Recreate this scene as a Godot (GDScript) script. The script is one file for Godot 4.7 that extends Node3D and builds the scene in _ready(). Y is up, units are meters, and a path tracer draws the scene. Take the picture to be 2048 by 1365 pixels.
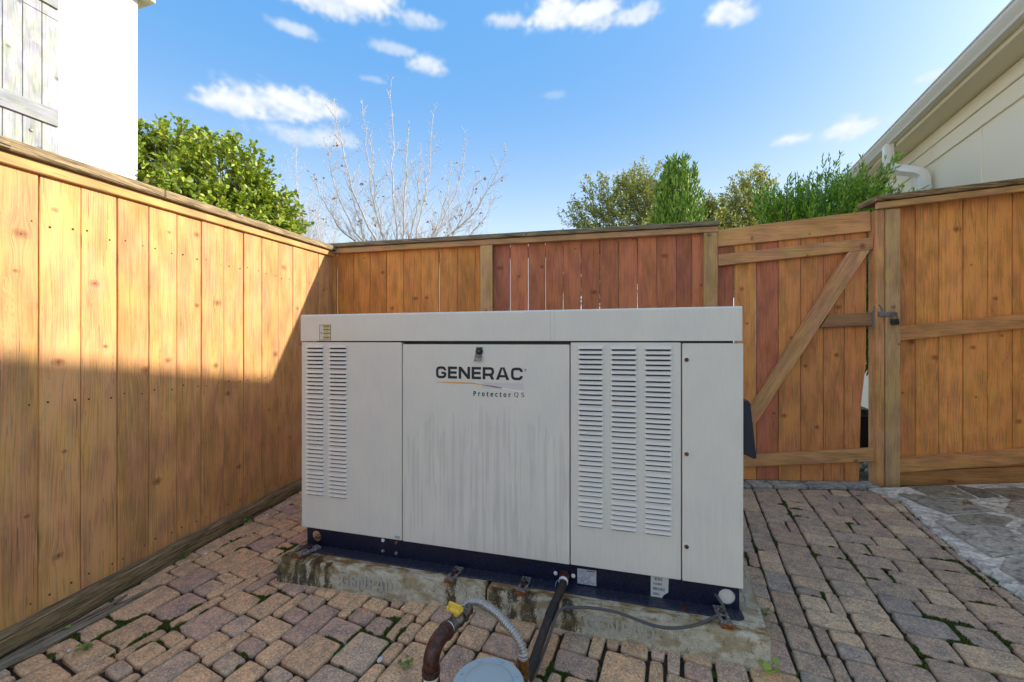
extends Node3D

# ---------------------------------------------------------------- mesh builder
class MB:
	var v := PackedVector3Array()
	var n := PackedVector3Array()
	var uv := PackedVector2Array()
	var col := PackedColorArray()
	var c := Color(1, 1, 1)
	var x := Transform3D()
	func tri(a: Vector3, b: Vector3, d: Vector3, na: Vector3, nb: Vector3, nd: Vector3, ua := Vector2(), ub := Vector2(), ud := Vector2()) -> void:
		if (b - a).cross(d - a).dot(na + nb + nd) > 0.0:
			var t := b; b = d; d = t
			var tn := nb; nb = nd; nd = tn
			var tu := ub; ub = ud; ud = tu
		v.append(x * a); v.append(x * b); v.append(x * d)
		n.append((x.basis * na).normalized()); n.append((x.basis * nb).normalized()); n.append((x.basis * nd).normalized())
		uv.append(ua); uv.append(ub); uv.append(ud)
		col.append(c); col.append(c); col.append(c)
	func quad(a: Vector3, b: Vector3, d: Vector3, e: Vector3, out: Vector3, ua := Vector2(), ub := Vector2(), ud := Vector2(), ue := Vector2()) -> void:
		var nn := (b - a).cross(d - a)
		if nn.length_squared() < 1e-16:
			nn = (d - a).cross(e - a)
		nn = nn.normalized()
		if nn.dot(out) < 0.0:
			nn = -nn
		tri(a, b, d, nn, nn, nn, ua, ub, ud)
		tri(a, d, e, nn, nn, nn, ua, ud, ue)
	func smooth_quad(a: Vector3, b: Vector3, d: Vector3, e: Vector3, na: Vector3, nb: Vector3, nd: Vector3, ne: Vector3, ua := Vector2(), ub := Vector2(), ud := Vector2(), ue := Vector2()) -> void:
		tri(a, b, d, na, nb, nd, ua, ub, ud)
		tri(a, d, e, na, nd, ne, ua, ud, ue)
	# a polygon in x,y (convex) made into a slab from z0 to z1 with a bevelled front edge
	func slab(poly: PackedVector2Array, z0: float, z1: float, bev: float, uvx := Transform2D(), back := false, side_bottom := true) -> void:
		var k := poly.size()
		var mid := Vector2()
		for p in poly:
			mid += p
		mid /= k
		var inner := PackedVector2Array()
		for i in k:
			var p := poly[i]
			var e0 := (p - poly[(i + k - 1) % k]).normalized()
			var e1 := (poly[(i + 1) % k] - p).normalized()
			var n0 := Vector2(-e0.y, e0.x)
			var n1 := Vector2(-e1.y, e1.x)
			if n0.dot(mid - p) < 0.0:
				n0 = -n0
			if n1.dot(mid - p) < 0.0:
				n1 = -n1
			var m := (n0 + n1)
			m = m / maxf(0.5, m.length_squared() / 2.0)
			inner.append(p + m * bev)
		var cc := inner[0]
		for i in range(1, k - 1):
			tri(V(cc, z1), V(inner[i], z1), V(inner[i + 1], z1), Vector3.BACK, Vector3.BACK, Vector3.BACK, uvx * cc, uvx * inner[i], uvx * inner[i + 1])
			if back:
				tri(V(poly[0], z0), V(poly[i], z0), V(poly[i + 1], z0), Vector3.FORWARD, Vector3.FORWARD, Vector3.FORWARD, uvx * poly[0], uvx * poly[i], uvx * poly[i + 1])
		for i in k:
			var j := (i + 1) % k
			var out2 := (poly[i] + poly[j]) * 0.5 - mid
			var out := Vector3(out2.x, out2.y, 0)
			if bev > 0.0:
				quad(V(inner[i], z1), V(inner[j], z1), V(poly[j], z1 - bev), V(poly[i], z1 - bev), out + Vector3(0, 0, out.length()), uvx * inner[i], uvx * inner[j], uvx * poly[j], uvx * poly[i])
			var s := Vector2(z1 - z0, 0) if absf(poly[j].y - poly[i].y) > absf(poly[j].x - poly[i].x) else Vector2(0, z1 - z0)
			quad(V(poly[i], z1 - bev), V(poly[j], z1 - bev), V(poly[j], z0), V(poly[i], z0), out, uvx * poly[i], uvx * poly[j], uvx * (poly[j] + s), uvx * (poly[i] + s))
	func V(p: Vector2, z: float) -> Vector3:
		return Vector3(p.x, p.y, z)
	func rect(x0: float, y0: float, x1: float, y1: float, z0: float, z1: float, bev: float, uvx := Transform2D(), back := false) -> void:
		slab(PackedVector2Array([Vector2(x0, y0), Vector2(x1, y0), Vector2(x1, y1), Vector2(x0, y1)]), z0, z1, bev, uvx, back)
	func box(lo: Vector3, hi: Vector3, b := 0.0) -> void:
		var mid := (lo + hi) * 0.5
		var h := (hi - lo) * 0.5
		var i := Vector3(h.x - b, h.y - b, h.z - b)
		for ax in 3:
			for s in [-1.0, 1.0]:
				var u := (ax + 1) % 3
				var w := (ax + 2) % 3
				var p := []
				var q := []
				for t in [[-1.0, -1.0], [1.0, -1.0], [1.0, 1.0], [-1.0, 1.0]]:
					var a := mid
					a[ax] += s * h[ax]; a[u] += t[0] * i[u]; a[w] += t[1] * i[w]
					p.append(a)
					q.append(Vector2(a[u], a[w]))
				var o := Vector3()
				o[ax] = s
				quad(p[0], p[1], p[2], p[3], o, q[0], q[1], q[2], q[3])
				if b > 0.0:
					for s2 in [-1.0, 1.0]:
						var a1 := mid; var a2 := mid; var a3 := mid; var a4 := mid
						a1[ax] += s * h[ax]; a2[ax] += s * h[ax]; a1[u] += s2 * i[u]; a2[u] += s2 * i[u]; a1[w] -= i[w]; a2[w] += i[w]
						a3[ax] += s * i[ax]; a4[ax] += s * i[ax]; a3[u] += s2 * h[u]; a4[u] += s2 * h[u]; a3[w] += i[w]; a4[w] -= i[w]
						var oo := Vector3()
						oo[ax] = s; oo[u] = s2
						quad(a1, a2, a3, a4, oo, Vector2(a1[u], a1[w]), Vector2(a2[u], a2[w]), Vector2(a3[u], a3[w]), Vector2(a4[u], a4[w]))
		if b > 0.0:
			for sx in [-1.0, 1.0]:
				for sy in [-1.0, 1.0]:
					for sz in [-1.0, 1.0]:
						var s := Vector3(sx, sy, sz)
						var a := mid + s * Vector3(h.x, i.y, i.z)
						var bb := mid + s * Vector3(i.x, h.y, i.z)
						var d := mid + s * Vector3(i.x, i.y, h.z)
						tri(a, bb, d, s, s, s)
	# round tube through points, one radius per point
	func tube(pts: PackedVector3Array, rad: PackedFloat32Array, sides := 8, caps := true) -> void:
		var k := pts.size()
		var ref := Vector3.UP
		if absf((pts[1] - pts[0]).normalized().y) > 0.9:
			ref = Vector3.RIGHT
		var rings := []
		var along := 0.0
		var prev_u := Vector3()
		for i in k:
			var d := (pts[mini(i + 1, k - 1)] - pts[maxi(i - 1, 0)]).normalized()
			var u := (ref - d * ref.dot(d)).normalized() if i == 0 else (prev_u - d * prev_u.dot(d)).normalized()
			prev_u = u
			var w := d.cross(u)
			var ring := []
			for s in sides + 1:
				var a := TAU * s / sides
				var o := u * cos(a) + w * sin(a)
				ring.append([pts[i] + o * rad[i], o, Vector2(float(s) / sides, along)])
			if i < k - 1:
				along += pts[i].distance_to(pts[i + 1])
			rings.append(ring)
		for i in k - 1:
			var slope := (rad[i] - rad[i + 1]) / maxf(1e-5, pts[i].distance_to(pts[i + 1]))
			var d := (pts[i + 1] - pts[i]).normalized() * clampf(slope, -3, 3)
			for s in sides:
				var a = rings[i][s]; var b = rings[i][s + 1]; var e = rings[i + 1][s + 1]; var f = rings[i + 1][s]
				smooth_quad(a[0], b[0], e[0], f[0], (a[1] + d).normalized(), (b[1] + d).normalized(), (e[1] + d).normalized(), (f[1] + d).normalized(), a[2], b[2], e[2], f[2])
		if caps:
			for e in [[0, 1], [k - 1, k - 2]]:
				var nn := (pts[e[0]] - pts[e[1]]).normalized()
				for s in sides:
					tri(pts[e[0]], rings[e[0]][s][0], rings[e[0]][s + 1][0], nn, nn, nn)
	# profile (radius, height) turned round the y axis
	func lathe(prof: Array, sides := 24, smooth := true) -> void:
		for i in prof.size() - 1:
			var a: Vector2 = prof[i]
			var b: Vector2 = prof[i + 1]
			var d := (b - a).normalized()
			var nr := Vector2(d.y, -d.x)
			for s in sides:
				var p0 := Vector3(cos(TAU * s / sides), 0, sin(TAU * s / sides))
				var p1 := Vector3(cos(TAU * (s + 1) / sides), 0, sin(TAU * (s + 1) / sides))
				var na := p0 * nr.x + Vector3.UP * nr.y
				var nb := p1 * nr.x + Vector3.UP * nr.y
				if not smooth:
					na = (na + nb).normalized(); nb = na
				smooth_quad(p0 * a.x + Vector3.UP * a.y, p1 * a.x + Vector3.UP * a.y, p1 * b.x + Vector3.UP * b.y, p0 * b.x + Vector3.UP * b.y, na, nb, nb, na)
	func ball(at: Vector3, r: Vector3, seg := 8) -> void:
		for i in seg:
			for j in seg / 2:
				var p := []
				for q in [[i, j], [i + 1, j], [i + 1, j + 1], [i, j + 1]]:
					var a: float = TAU * q[0] / seg
					var b: float = PI * q[1] / (seg / 2)
					p.append(Vector3(cos(a) * sin(b), cos(b), sin(a) * sin(b)))
				smooth_quad(at + p[0] * r, at + p[1] * r, at + p[2] * r, at + p[3] * r, p[0], p[1], p[2], p[3])
	func done() -> ArrayMesh:
		var a := []
		a.resize(Mesh.ARRAY_MAX)
		a[Mesh.ARRAY_VERTEX] = v; a[Mesh.ARRAY_NORMAL] = n; a[Mesh.ARRAY_TEX_UV] = uv; a[Mesh.ARRAY_COLOR] = col
		var m := ArrayMesh.new()
		m.add_surface_from_arrays(Mesh.PRIMITIVE_TRIANGLES, a)
		return m

# ---------------------------------------------------------------- helpers
var M := {}
var used := {}
var R := RandomNumberGenerator.new()

func at(px: float, zf: float, y := 0.0) -> Vector3:      # plan coordinates: metres right of, and ahead of, the tripod
	return Vector3(px, y, -zf)

func numbered(called: String) -> String:
	used[called] = used.get(called, -1) + 1
	return called if used[called] == 0 else "%s_%03d" % [called, used[called]]

func thing(called: String, label: String, category: String, pos := Vector3.ZERO, turn := 0.0, group := "") -> Node3D:
	var o := Node3D.new()
	o.name = numbered(called)
	add_child(o, true)
	o.position = pos
	o.rotation.y = turn
	tag(o, label, category, group)
	return o

func tag(o: Node, label: String, category: String, group := "") -> void:
	o.set_meta("label", label)
	o.set_meta("category", category)
	if group:
		o.set_meta("group", group)

func put(called: String, mesh: Mesh, mat: Material, parent: Node = null, pos := Vector3.ZERO, label := "") -> MeshInstance3D:
	var o := MeshInstance3D.new()
	o.mesh = mesh
	o.material_override = mat
	o.position = pos
	if parent:
		o.name = called
		parent.add_child(o, true)
	else:
		o.name = numbered(called)
		add_child(o, true)
	if label:
		o.set_meta("label", label)
	return o

func many(called: String, mesh: Mesh, mat: Material, places: Array, colors: Array, parent: Node = null) -> MultiMeshInstance3D:
	var mm := MultiMesh.new()
	mm.transform_format = MultiMesh.TRANSFORM_3D
	mm.use_colors = true
	mm.mesh = mesh
	mm.instance_count = places.size()
	for i in places.size():
		mm.set_instance_transform(i, places[i])
		mm.set_instance_color(i, colors[i])
	var o := MultiMeshInstance3D.new()
	o.multimesh = mm
	o.material_override = mat
	o.set_meta("kind", "stuff")
	o.name = called if parent else numbered(called)
	(parent if parent else self).add_child(o, true)
	return o

func mat(lin: Color, rough := 0.8, metal := 0.0, tinted := false) -> StandardMaterial3D:
	var m := StandardMaterial3D.new()
	m.albedo_color = lin.linear_to_srgb()
	m.roughness = rough
	m.metallic = metal
	m.vertex_color_use_as_albedo = tinted
	return m

func noise(seed_: int, freq: float, oct := 3, kind := FastNoiseLite.TYPE_SIMPLEX_SMOOTH) -> FastNoiseLite:
	var f := FastNoiseLite.new()
	f.seed = seed_
	f.frequency = freq
	f.noise_type = kind
	f.fractal_octaves = oct
	f.fractal_type = FastNoiseLite.FRACTAL_FBM if oct > 1 else FastNoiseLite.FRACTAL_NONE
	return f

func picture(w: int, h: int, bytes: PackedByteArray) -> ImageTexture:
	return ImageTexture.create_from_image(Image.create_from_data(w, h, false, Image.FORMAT_RGB8, bytes))

func ss(a: float, b: float, t: float) -> float:
	t = clampf((t - a) / (b - a), 0.0, 1.0)
	return t * t * (3.0 - 2.0 * t)

func rgb8(bytes: PackedByteArray, i: int, r: float, g: float, b: float) -> void:
	bytes[i] = int(clampf(r, 0, 1) * 255.0)
	bytes[i + 1] = int(clampf(g, 0, 1) * 255.0)
	bytes[i + 2] = int(clampf(b, 0, 1) * 255.0)

func slope_up(px: float) -> float:               # the yard rises gently towards the right
	return 0.035 * maxf(0.0, px - 1.2)

# ---------------------------------------------------------------- camera, light
const EYE := 1.104
const SUN := Vector3(2.136, 1.02, -0.359)

func _ready() -> void:
	R.seed = 20240117
	var cam := Camera3D.new()
	cam.name = "camera"
	add_child(cam)
	cam.position = Vector3(0, EYE, 0)
	cam.fov = 81.18
	cam.near = 0.05
	cam.far = 600.0
	cam.current = true
	var we := WorldEnvironment.new()
	we.name = "world_environment"
	var env := Environment.new()
	env.background_mode = Environment.BG_SKY
	env.tonemap_mode = Environment.TONE_MAPPER_LINEAR
	env.tonemap_exposure = 3.8
	env.background_energy_multiplier = 1.0
	env.sdfgi_enabled = true
	env.ssao_enabled = true
	env.ssil_enabled = true
	var sky := Sky.new()
	var pano := PanoramaSkyMaterial.new()
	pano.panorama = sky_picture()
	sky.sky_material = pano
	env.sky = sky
	we.environment = env
	add_child(we)
	var sun := DirectionalLight3D.new()
	sun.name = "sun"
	add_child(sun)
	sun.look_at_from_position(SUN, Vector3.ZERO, Vector3.UP)
	sun.light_energy = 0.6
	sun.light_color = Color(1.0, 0.95, 0.86)
	sun.light_angular_distance = 0.9
	sun.shadow_enabled = true
	materials()
	ground()
	pavement()
	left_fence()
	back_fence()
	gate()
	right_fence()
	white_house()
	cream_house()
	pads()
	generator()
	gas_line()
	greenery()
	small_things()

# ---------------------------------------------------------------- sky
func sky_picture() -> ImageTexture:
	var w := 2048
	var h := 1024
	var im := Image.create(w, h, false, Image.FORMAT_RGBF)
	var fb := noise(5, 1.0, 5)
	var fine := noise(9, 1.0, 4)
	# clouds: azimuth right of the view axis, elevation, half width, half height (degrees), density
	var clouds := [
		[-26.0, 37.8, 5.6, 2.5, 1.0], [-21.0, 38.4, 5.2, 2.4, 1.0], [-28.8, 34.5, 3.0, 0.9, 0.7], [-13.7, 38.0, 3.2, 1.3, 0.7],
		[-31.0, 27.0, 6.2, 2.5, 1.0], [-35.2, 25.6, 3.6, 1.6, 0.95], [-26.4, 27.6, 4.2, 2.0, 0.95], [-28.0, 24.2, 5.8, 1.6, 0.65], [-23.8, 25.0, 3.6, 1.8, 0.55],
		[-17.0, 35.0, 3.4, 1.0, 0.6], [-12.4, 33.9, 3.2, 1.5, 0.85], [-0.5, 38.8, 3.2, 1.2, 0.8], [7.0, 39.0, 5.0, 2.5, 1.0], [12.0, 38.6, 4.4, 2.2, 0.95], [17.0, 38.0, 3.6, 1.5, 0.85],
		[28.4, 35.9, 2.4, 1.9, 0.95], [30.2, 35.0, 2.0, 1.0, 0.7], [34.7, 22.4, 2.4, 0.9, 0.85], [40.6, 21.8, 4.0, 1.3, 0.75], [40.2, 22.6, 1.8, 1.2, 0.7], [46.6, 24.5, 1.6, 0.8, 0.6],
		[-19.5, 31.8, 1.8, 0.5, 0.4], [6.0, 31.5, 2.0, 0.7, 0.3], [13.0, 22.0, 6.0, 0.8, 0.22], [30.0, 18.5, 6.0, 0.8, 0.22]]
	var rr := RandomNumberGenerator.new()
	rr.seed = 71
	for i in 170:  # added clouds outside the view, denser than in it, to lift the shade
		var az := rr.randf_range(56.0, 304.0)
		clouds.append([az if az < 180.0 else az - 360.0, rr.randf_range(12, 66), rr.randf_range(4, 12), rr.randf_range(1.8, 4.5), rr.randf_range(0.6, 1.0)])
	for i in 14:  # more added clouds, high overhead and unseen, for extra skylight
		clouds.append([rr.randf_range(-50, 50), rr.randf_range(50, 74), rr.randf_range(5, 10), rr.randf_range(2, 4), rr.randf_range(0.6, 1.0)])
	var dens := PackedFloat32Array()
	dens.resize(w * 512)
	var lit := PackedFloat32Array()
	lit.resize(w * 512)
	for c in clouds:
		var half: float = c[2] / cos(deg_to_rad(c[1]))
		var x0 := int((c[0] - half * 1.4 + 180.0) / 360.0 * w)
		var x1 := int((c[0] + half * 1.4 + 180.0) / 360.0 * w)
		var y0 := maxi(0, int((90.0 - c[1] - c[3] * 1.5) / 180.0 * h))
		var y1 := mini(511, int((90.0 - c[1] + c[3] * 1.5) / 180.0 * h))
		for yy in range(y0, y1):
			var el := 90.0 - (yy + 0.5) * 180.0 / h
			for xx in range(x0, x1):
				var az := (xx + 0.5) * 360.0 / w - 180.0
				var dx: float = (az - c[0]) / half
				var dy: float = (el - c[1]) / c[3]
				if dy < 0.0:
					dy *= 1.5
				var d := 1.0 - sqrt(dx * dx + dy * dy)
				var n := fb.get_noise_2d(az * cos(deg_to_rad(el)) * 0.22, el * 0.42) + 0.5 * fine.get_noise_2d(az * 0.8, el * 1.2)
				var q: float = ss(0.0, 0.66, d + n * 0.40) * c[4]
				var k := yy * w + posmod(xx, w)
				lit[k] = lerpf(lit[k], ss(-0.75, 0.45, (el - c[1]) / c[3] + n * 0.9), q)
				dens[k] = 1.0 - (1.0 - dens[k]) * (1.0 - q)
	var sun_dir := SUN.normalized()
	for yy in h:
		var el := 90.0 - (yy + 0.5) * 180.0 / h
		var e := maxf(0.0, el)
		var t := 1.0 - exp(-e * e / 350.0)
		var base := Color(0.290, 0.330, 0.355).lerp(Color(0.0325, 0.110, 0.235), t)
		base = base.lerp(Color(0.033, 0.105, 0.220), ss(45, 90, e))
		for xx in w:
			var c := base
			# sky whitens towards the sun by a strong glow added to lift the shade
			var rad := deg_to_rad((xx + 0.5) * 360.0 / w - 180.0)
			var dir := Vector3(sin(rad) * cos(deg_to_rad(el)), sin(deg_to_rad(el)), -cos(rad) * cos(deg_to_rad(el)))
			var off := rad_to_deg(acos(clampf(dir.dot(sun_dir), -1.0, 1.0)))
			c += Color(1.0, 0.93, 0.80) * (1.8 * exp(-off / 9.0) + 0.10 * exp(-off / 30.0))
			if yy < 512:
				var d := dens[yy * w + xx]
				if d > 0.0:
					c = c.lerp(Color(0.185, 0.215, 0.245).lerp(Color(0.285, 0.287, 0.29), lit[yy * w + xx]), d * 0.9)
			im.set_pixel((xx + w / 2) % w, yy, c)    # a panorama begins straight ahead
	return ImageTexture.create_from_image(im)

# ---------------------------------------------------------------- materials
const COLS := 12
func materials() -> void:
	# stained cedar: 12 boards side by side, 15 cm x 2.1 m each
	var w := 1536
	var h := 1024
	var wood := PackedByteArray(); wood.resize(w * h * 3)
	var f1 := noise(11, 1.0, 3)
	var f2 := noise(12, 1.0, 2)
	var f3 := noise(13, 1.0, 4)
	var rr := RandomNumberGenerator.new()
	rr.seed = 5
	for k in COLS:
		var knots := []
		for i in rr.randi_range(1, 3):
			knots.append(Vector3(rr.randf_range(0.02, 0.13), rr.randf_range(0.08, 2.0), rr.randf_range(0.006, 0.017)))
		if k == 0:
			knots = [Vector3(0.085, 1.50, 0.014), Vector3(0.07, 1.36, 0.006), Vector3(0.1, 0.45, 0.006)]
		if k == 1:
			knots = [Vector3(0.05, 1.62, 0.008), Vector3(0.06, 1.02, 0.013), Vector3(0.08, 0.66, 0.006), Vector3(0.06, 0.25, 0.010)]
		if k == 9:
			knots = [Vector3(0.05, 1.35, 0.011), Vector3(0.09, 1.08, 0.007)]
		var tone := rr.randf_range(0.92, 1.04)
		for y in h:
			var py := (1.0 - (y + 0.5) / h) * 2.1
			for xx in 128:
				var px := (xx + 0.5) / 128.0 * 0.15
				var gx := px + 0.006 * f2.get_noise_2d(px * 6.0 + k * 9.0, py * 1.7)
				var dark := 0.0
				for kn in knots:
					var dx: float = px - kn.x
					var dy: float = py - kn.y
					var rad: float = kn.z
					if absf(dy) < rad * 9.0:
						var q := dx * dx / (6.0 * rad * rad) + dy * dy / (14.0 * rad * rad)
						gx -= dx * 0.8 * exp(-q)
						var ell := sqrt(dx * dx / (rad * rad) + dy * dy / (rad * rad * 0.55)) + 0.3 * f2.get_noise_2d(px * 60.0, py * 60.0)
						dark = maxf(dark, (1.0 - ss(0.55, 1.1, ell)) * (0.55 + 0.25 * sin(ell * 9.0)))
						dark = maxf(dark, 0.28 * (1.0 - ss(1.0, 2.4, ell)))
				var wave := 0.5 + 0.5 * sin(TAU * (gx * 88.0 + 2.6 * f2.get_noise_2d(gx * 7.0 + k * 4.0, py * 0.55 + 31.0) + 1.1 * f1.get_noise_2d(gx * 40.0, py * 0.7 + k * 9.0)))
				var ring := 0.55 * f1.get_noise_2d(gx * 95.0 + k * 37.0, py * 0.9) + 0.55 - 1.15 * wave * wave * wave
				var fibre := f3.get_noise_2d(gx * 420.0 + k * 11.0, py * 6.0)
				var blotch := f3.get_noise_2d(px * 9.0 + k * 5.0, py * 3.2 + 60.0)
				var g := tone * (0.90 + 0.12 * ring + 0.11 * fibre + 0.15 * blotch)
				var hue := f2.get_noise_2d(px * 7.0 + k * 13.0, py * 2.4 + 200.0)
				var r_ := g
				var g_ := g * (1.0 + 0.035 * hue - 0.04 * ring)
				var b_ := g * (1.0 - 0.09 * hue - 0.08 * ring)
				r_ *= 1.0 - 0.62 * dark; g_ *= 1.0 - 0.70 * dark; b_ *= 1.0 - 0.70 * dark
				if k < 2:
					# white scuffs of old paint
					var m := 0.0
					if k == 0:
						m = ss(0.05, 0.35, f3.get_noise_2d(px * 130.0, py * 40.0) + 0.55 - absf(px - 0.052 - 0.012 * f2.get_noise_1d(py * 4.0)) * 38.0 - 1.1 * ss(0.12, 0.2, absf(py - 1.19)))
						m = maxf(m, 0.6 * ss(0.1, 0.4, f3.get_noise_2d(px * 150.0, py * 30.0) + 0.2 - absf(px - 0.06) * 40.0 - 2.0 * ss(0.05, 0.1, absf(py - 1.63))))
						m = maxf(m, ss(0.15, 0.4, f3.get_noise_2d(px * 90.0 + 7.0, py * 60.0) + 0.35 - absf(px - 0.095 - (py - 0.72) * 0.35) * 50.0 - 2.0 * ss(0.05, 0.09, absf(py - 0.72))))
					else:
						m = ss(0.15, 0.4, f3.get_noise_2d(px * 90.0, py * 60.0) + 0.42 - absf(px - 0.018 - (py - 0.83) * 0.25) * 45.0 - 2.0 * ss(0.06, 0.11, absf(py - 0.83)))
					m *= 0.75
					r_ = lerpf(r_, 0.86, m); g_ = lerpf(g_, 0.98, m); b_ = lerpf(b_, 1.0, m)
				# drying splits along the grain, and greyed patches
				var split := ss(0.60, 0.68, f1.get_noise_2d(gx * 150.0 + k * 71.0, py * 1.3 + 9.0))
				r_ *= 1.0 - 0.5 * split; g_ *= 1.0 - 0.52 * split; b_ *= 1.0 - 0.5 * split
				var grey := 0.35 * ss(0.22, 0.6, f3.get_noise_2d(px * 22.0 + k * 3.0, py * 2.2 + 300.0))
				r_ = lerpf(r_, g * 0.86, grey); b_ = lerpf(b_, g * 1.06, grey)
				rgb8(wood, (y * w + k * 128 + xx) * 3, r_, g_, b_)
	var wt := picture(w, h, wood)
	M.wood = mat(Color(1, 1, 1), 0.72, 0.0, true)
	M.wood.albedo_texture = wt
	M.wood.heightmap_enabled = true
	M.wood.heightmap_texture = wt
	M.wood.heightmap_scale = 0.12
	# weathered grey-brown lumber
	var old := PackedByteArray(); old.resize(512 * 512 * 3)
	for y in 512:
		for x in 512:
			var a := f3.get_noise_2d(x * 0.02, y * 0.35)
			var b := f1.get_noise_2d(x * 0.012 + 50.0, y * 0.055)
			var sp := f3.get_noise_2d(x * 0.08 + 300.0, y * 0.22)
			var crack := ss(0.30, 0.42, f1.get_noise_2d(x * 0.006, y * 0.12 + 90.0))
			var g := 0.70 + 0.30 * a + 0.18 * b
			g *= 1.0 - 0.6 * crack
			var moss := ss(0.22, 0.5, sp)
			rgb8(old, (y * 512 + x) * 3, g * (1.0 - 0.18 * moss), g * (0.96 - 0.12 * moss), g * (0.88 - 0.24 * moss))
	M.old = mat(Color(1, 1, 1), 0.9, 0.0, true)
	M.old.albedo_texture = picture(512, 512, old)
	M.old.heightmap_enabled = true
	M.old.heightmap_texture = M.old.albedo_texture
	M.old.heightmap_scale = 0.3
	# aggregate of the pavers
	var agg := PackedByteArray(); agg.resize(768 * 768 * 3)
	var cel := noise(21, 0.085, 1, FastNoiseLite.TYPE_CELLULAR)
	cel.cellular_return_type = FastNoiseLite.RETURN_CELL_VALUE
	var cel2 := noise(23, 0.085, 1, FastNoiseLite.TYPE_CELLULAR)
	cel2.cellular_return_type = FastNoiseLite.RETURN_DISTANCE
	cel2.seed = 21
	for y in 768:
		for x in 768:
			var low := f3.get_noise_2d(x * 0.010, y * 0.010)
			var mid := f3.get_noise_2d(x * 0.06 + 90.0, y * 0.06)
			var fi := f3.get_noise_2d(x * 0.5 + 500.0, y * 0.5)
			var cv := cel.get_noise_2d(x * 1.6, y * 1.6)
			var cd := cel2.get_noise_2d(x * 1.6, y * 1.6)
			var g := 0.82 + 0.14 * low + 0.11 * mid + 0.12 * fi
			var r_ := g * (1.0 + 0.05 * low)
			var g_ := g
			var b_ := g * (1.0 - 0.08 * low)
			if cv > 0.30 and cd < -0.50:
				var s := (ss(0.30, 1.0, cv) * 0.34 + 0.06) * ss(0.50, 0.62, -cd)
				r_ += s; g_ += s * 0.94; b_ += s * 0.84
			elif cv < -0.86 and cd < -0.45:
				r_ *= 0.82; g_ *= 0.80; b_ *= 0.78
			rgb8(agg, (y * 768 + x) * 3, r_, g_, b_)
	var at_ := picture(768, 768, agg)
	M.paver = mat(Color(1, 1, 1), 0.85, 0.0, true)
	M.paver.albedo_texture = at_
	M.paver.uv1_triplanar = true
	M.paver.uv1_world_triplanar = true
	M.paver.uv1_scale = Vector3(1.6, 1.6, 1.6)
	# veined flagstone, slate and mortar
	var fl := PackedByteArray(); fl.resize(512 * 512 * 3)
	for y in 512:
		for x in 512:
			var wx := 40.0 * f2.get_noise_2d(x * 0.008, y * 0.008)
			var a := f3.get_noise_2d((x + wx) * 0.008, (y + wx * 1.4) * 0.026)
			var b := f3.get_noise_2d(x * 0.05 + 400.0, y * 0.09)
			var fi := f3.get_noise_2d(x * 0.4, y * 0.4 + 700.0)
			var v := 1.0 - ss(0.0, 0.06, absf(a))
			var g := 0.84 + 0.20 * a + 0.16 * b + 0.10 * fi + 0.10 * v
			g *= 1.0 - 0.28 * ss(0.10, 0.55, f3.get_noise_2d(x * 0.018 + 900.0, y * 0.03))
			rgb8(fl, (y * 512 + x) * 3, g * 1.0, g * 0.985, g * (0.95 + 0.05 * b))
	var flt := picture(512, 512, fl)
	M.flag = mat(Color(1, 1, 1), 0.75, 0.0, true)
	M.flag.albedo_texture = flt
	M.flag.uv1_triplanar = true
	M.flag.uv1_world_triplanar = true
	M.flag.uv1_scale = Vector3(1.1, 1.1, 1.1)
	# soil and sand in the joints, and the land beyond
	var so := PackedByteArray(); so.resize(256 * 256 * 3)
	for y in 256:
		for x in 256:
			var a := f3.get_noise_2d(x * 0.05, y * 0.05)
			var fi := f3.get_noise_2d(x * 0.6, y * 0.6)
			var g := 0.6 + 0.3 * a + 0.3 * fi
			rgb8(so, (y * 256 + x) * 3, g, g * 0.95, g * 0.85)
	M.soil = mat(Color(0.10, 0.082, 0.058), 0.95)
	M.soil.albedo_texture = picture(256, 256, so)
	M.soil.uv1_triplanar = true
	M.soil.uv1_world_triplanar = true
	M.soil.uv1_scale = Vector3(2.3, 2.3, 2.3)
	M.land = mat(Color(0.34, 0.32, 0.22), 0.95)
	M.land.albedo_texture = M.soil.albedo_texture
	M.land.uv1_triplanar = true
	M.land.uv1_world_triplanar = true
	M.land.uv1_scale = Vector3(0.4, 0.4, 0.4)
	# grey powder-coated sheet with rain streaks; the picture covers the whole front, 1.96 x 1.15 m
	var gw := 1344
	var gh := 784
	var pt := PackedByteArray(); pt.resize(gw * gh * 3)
	var tide := noise(31, 1.0, 4)
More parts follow.
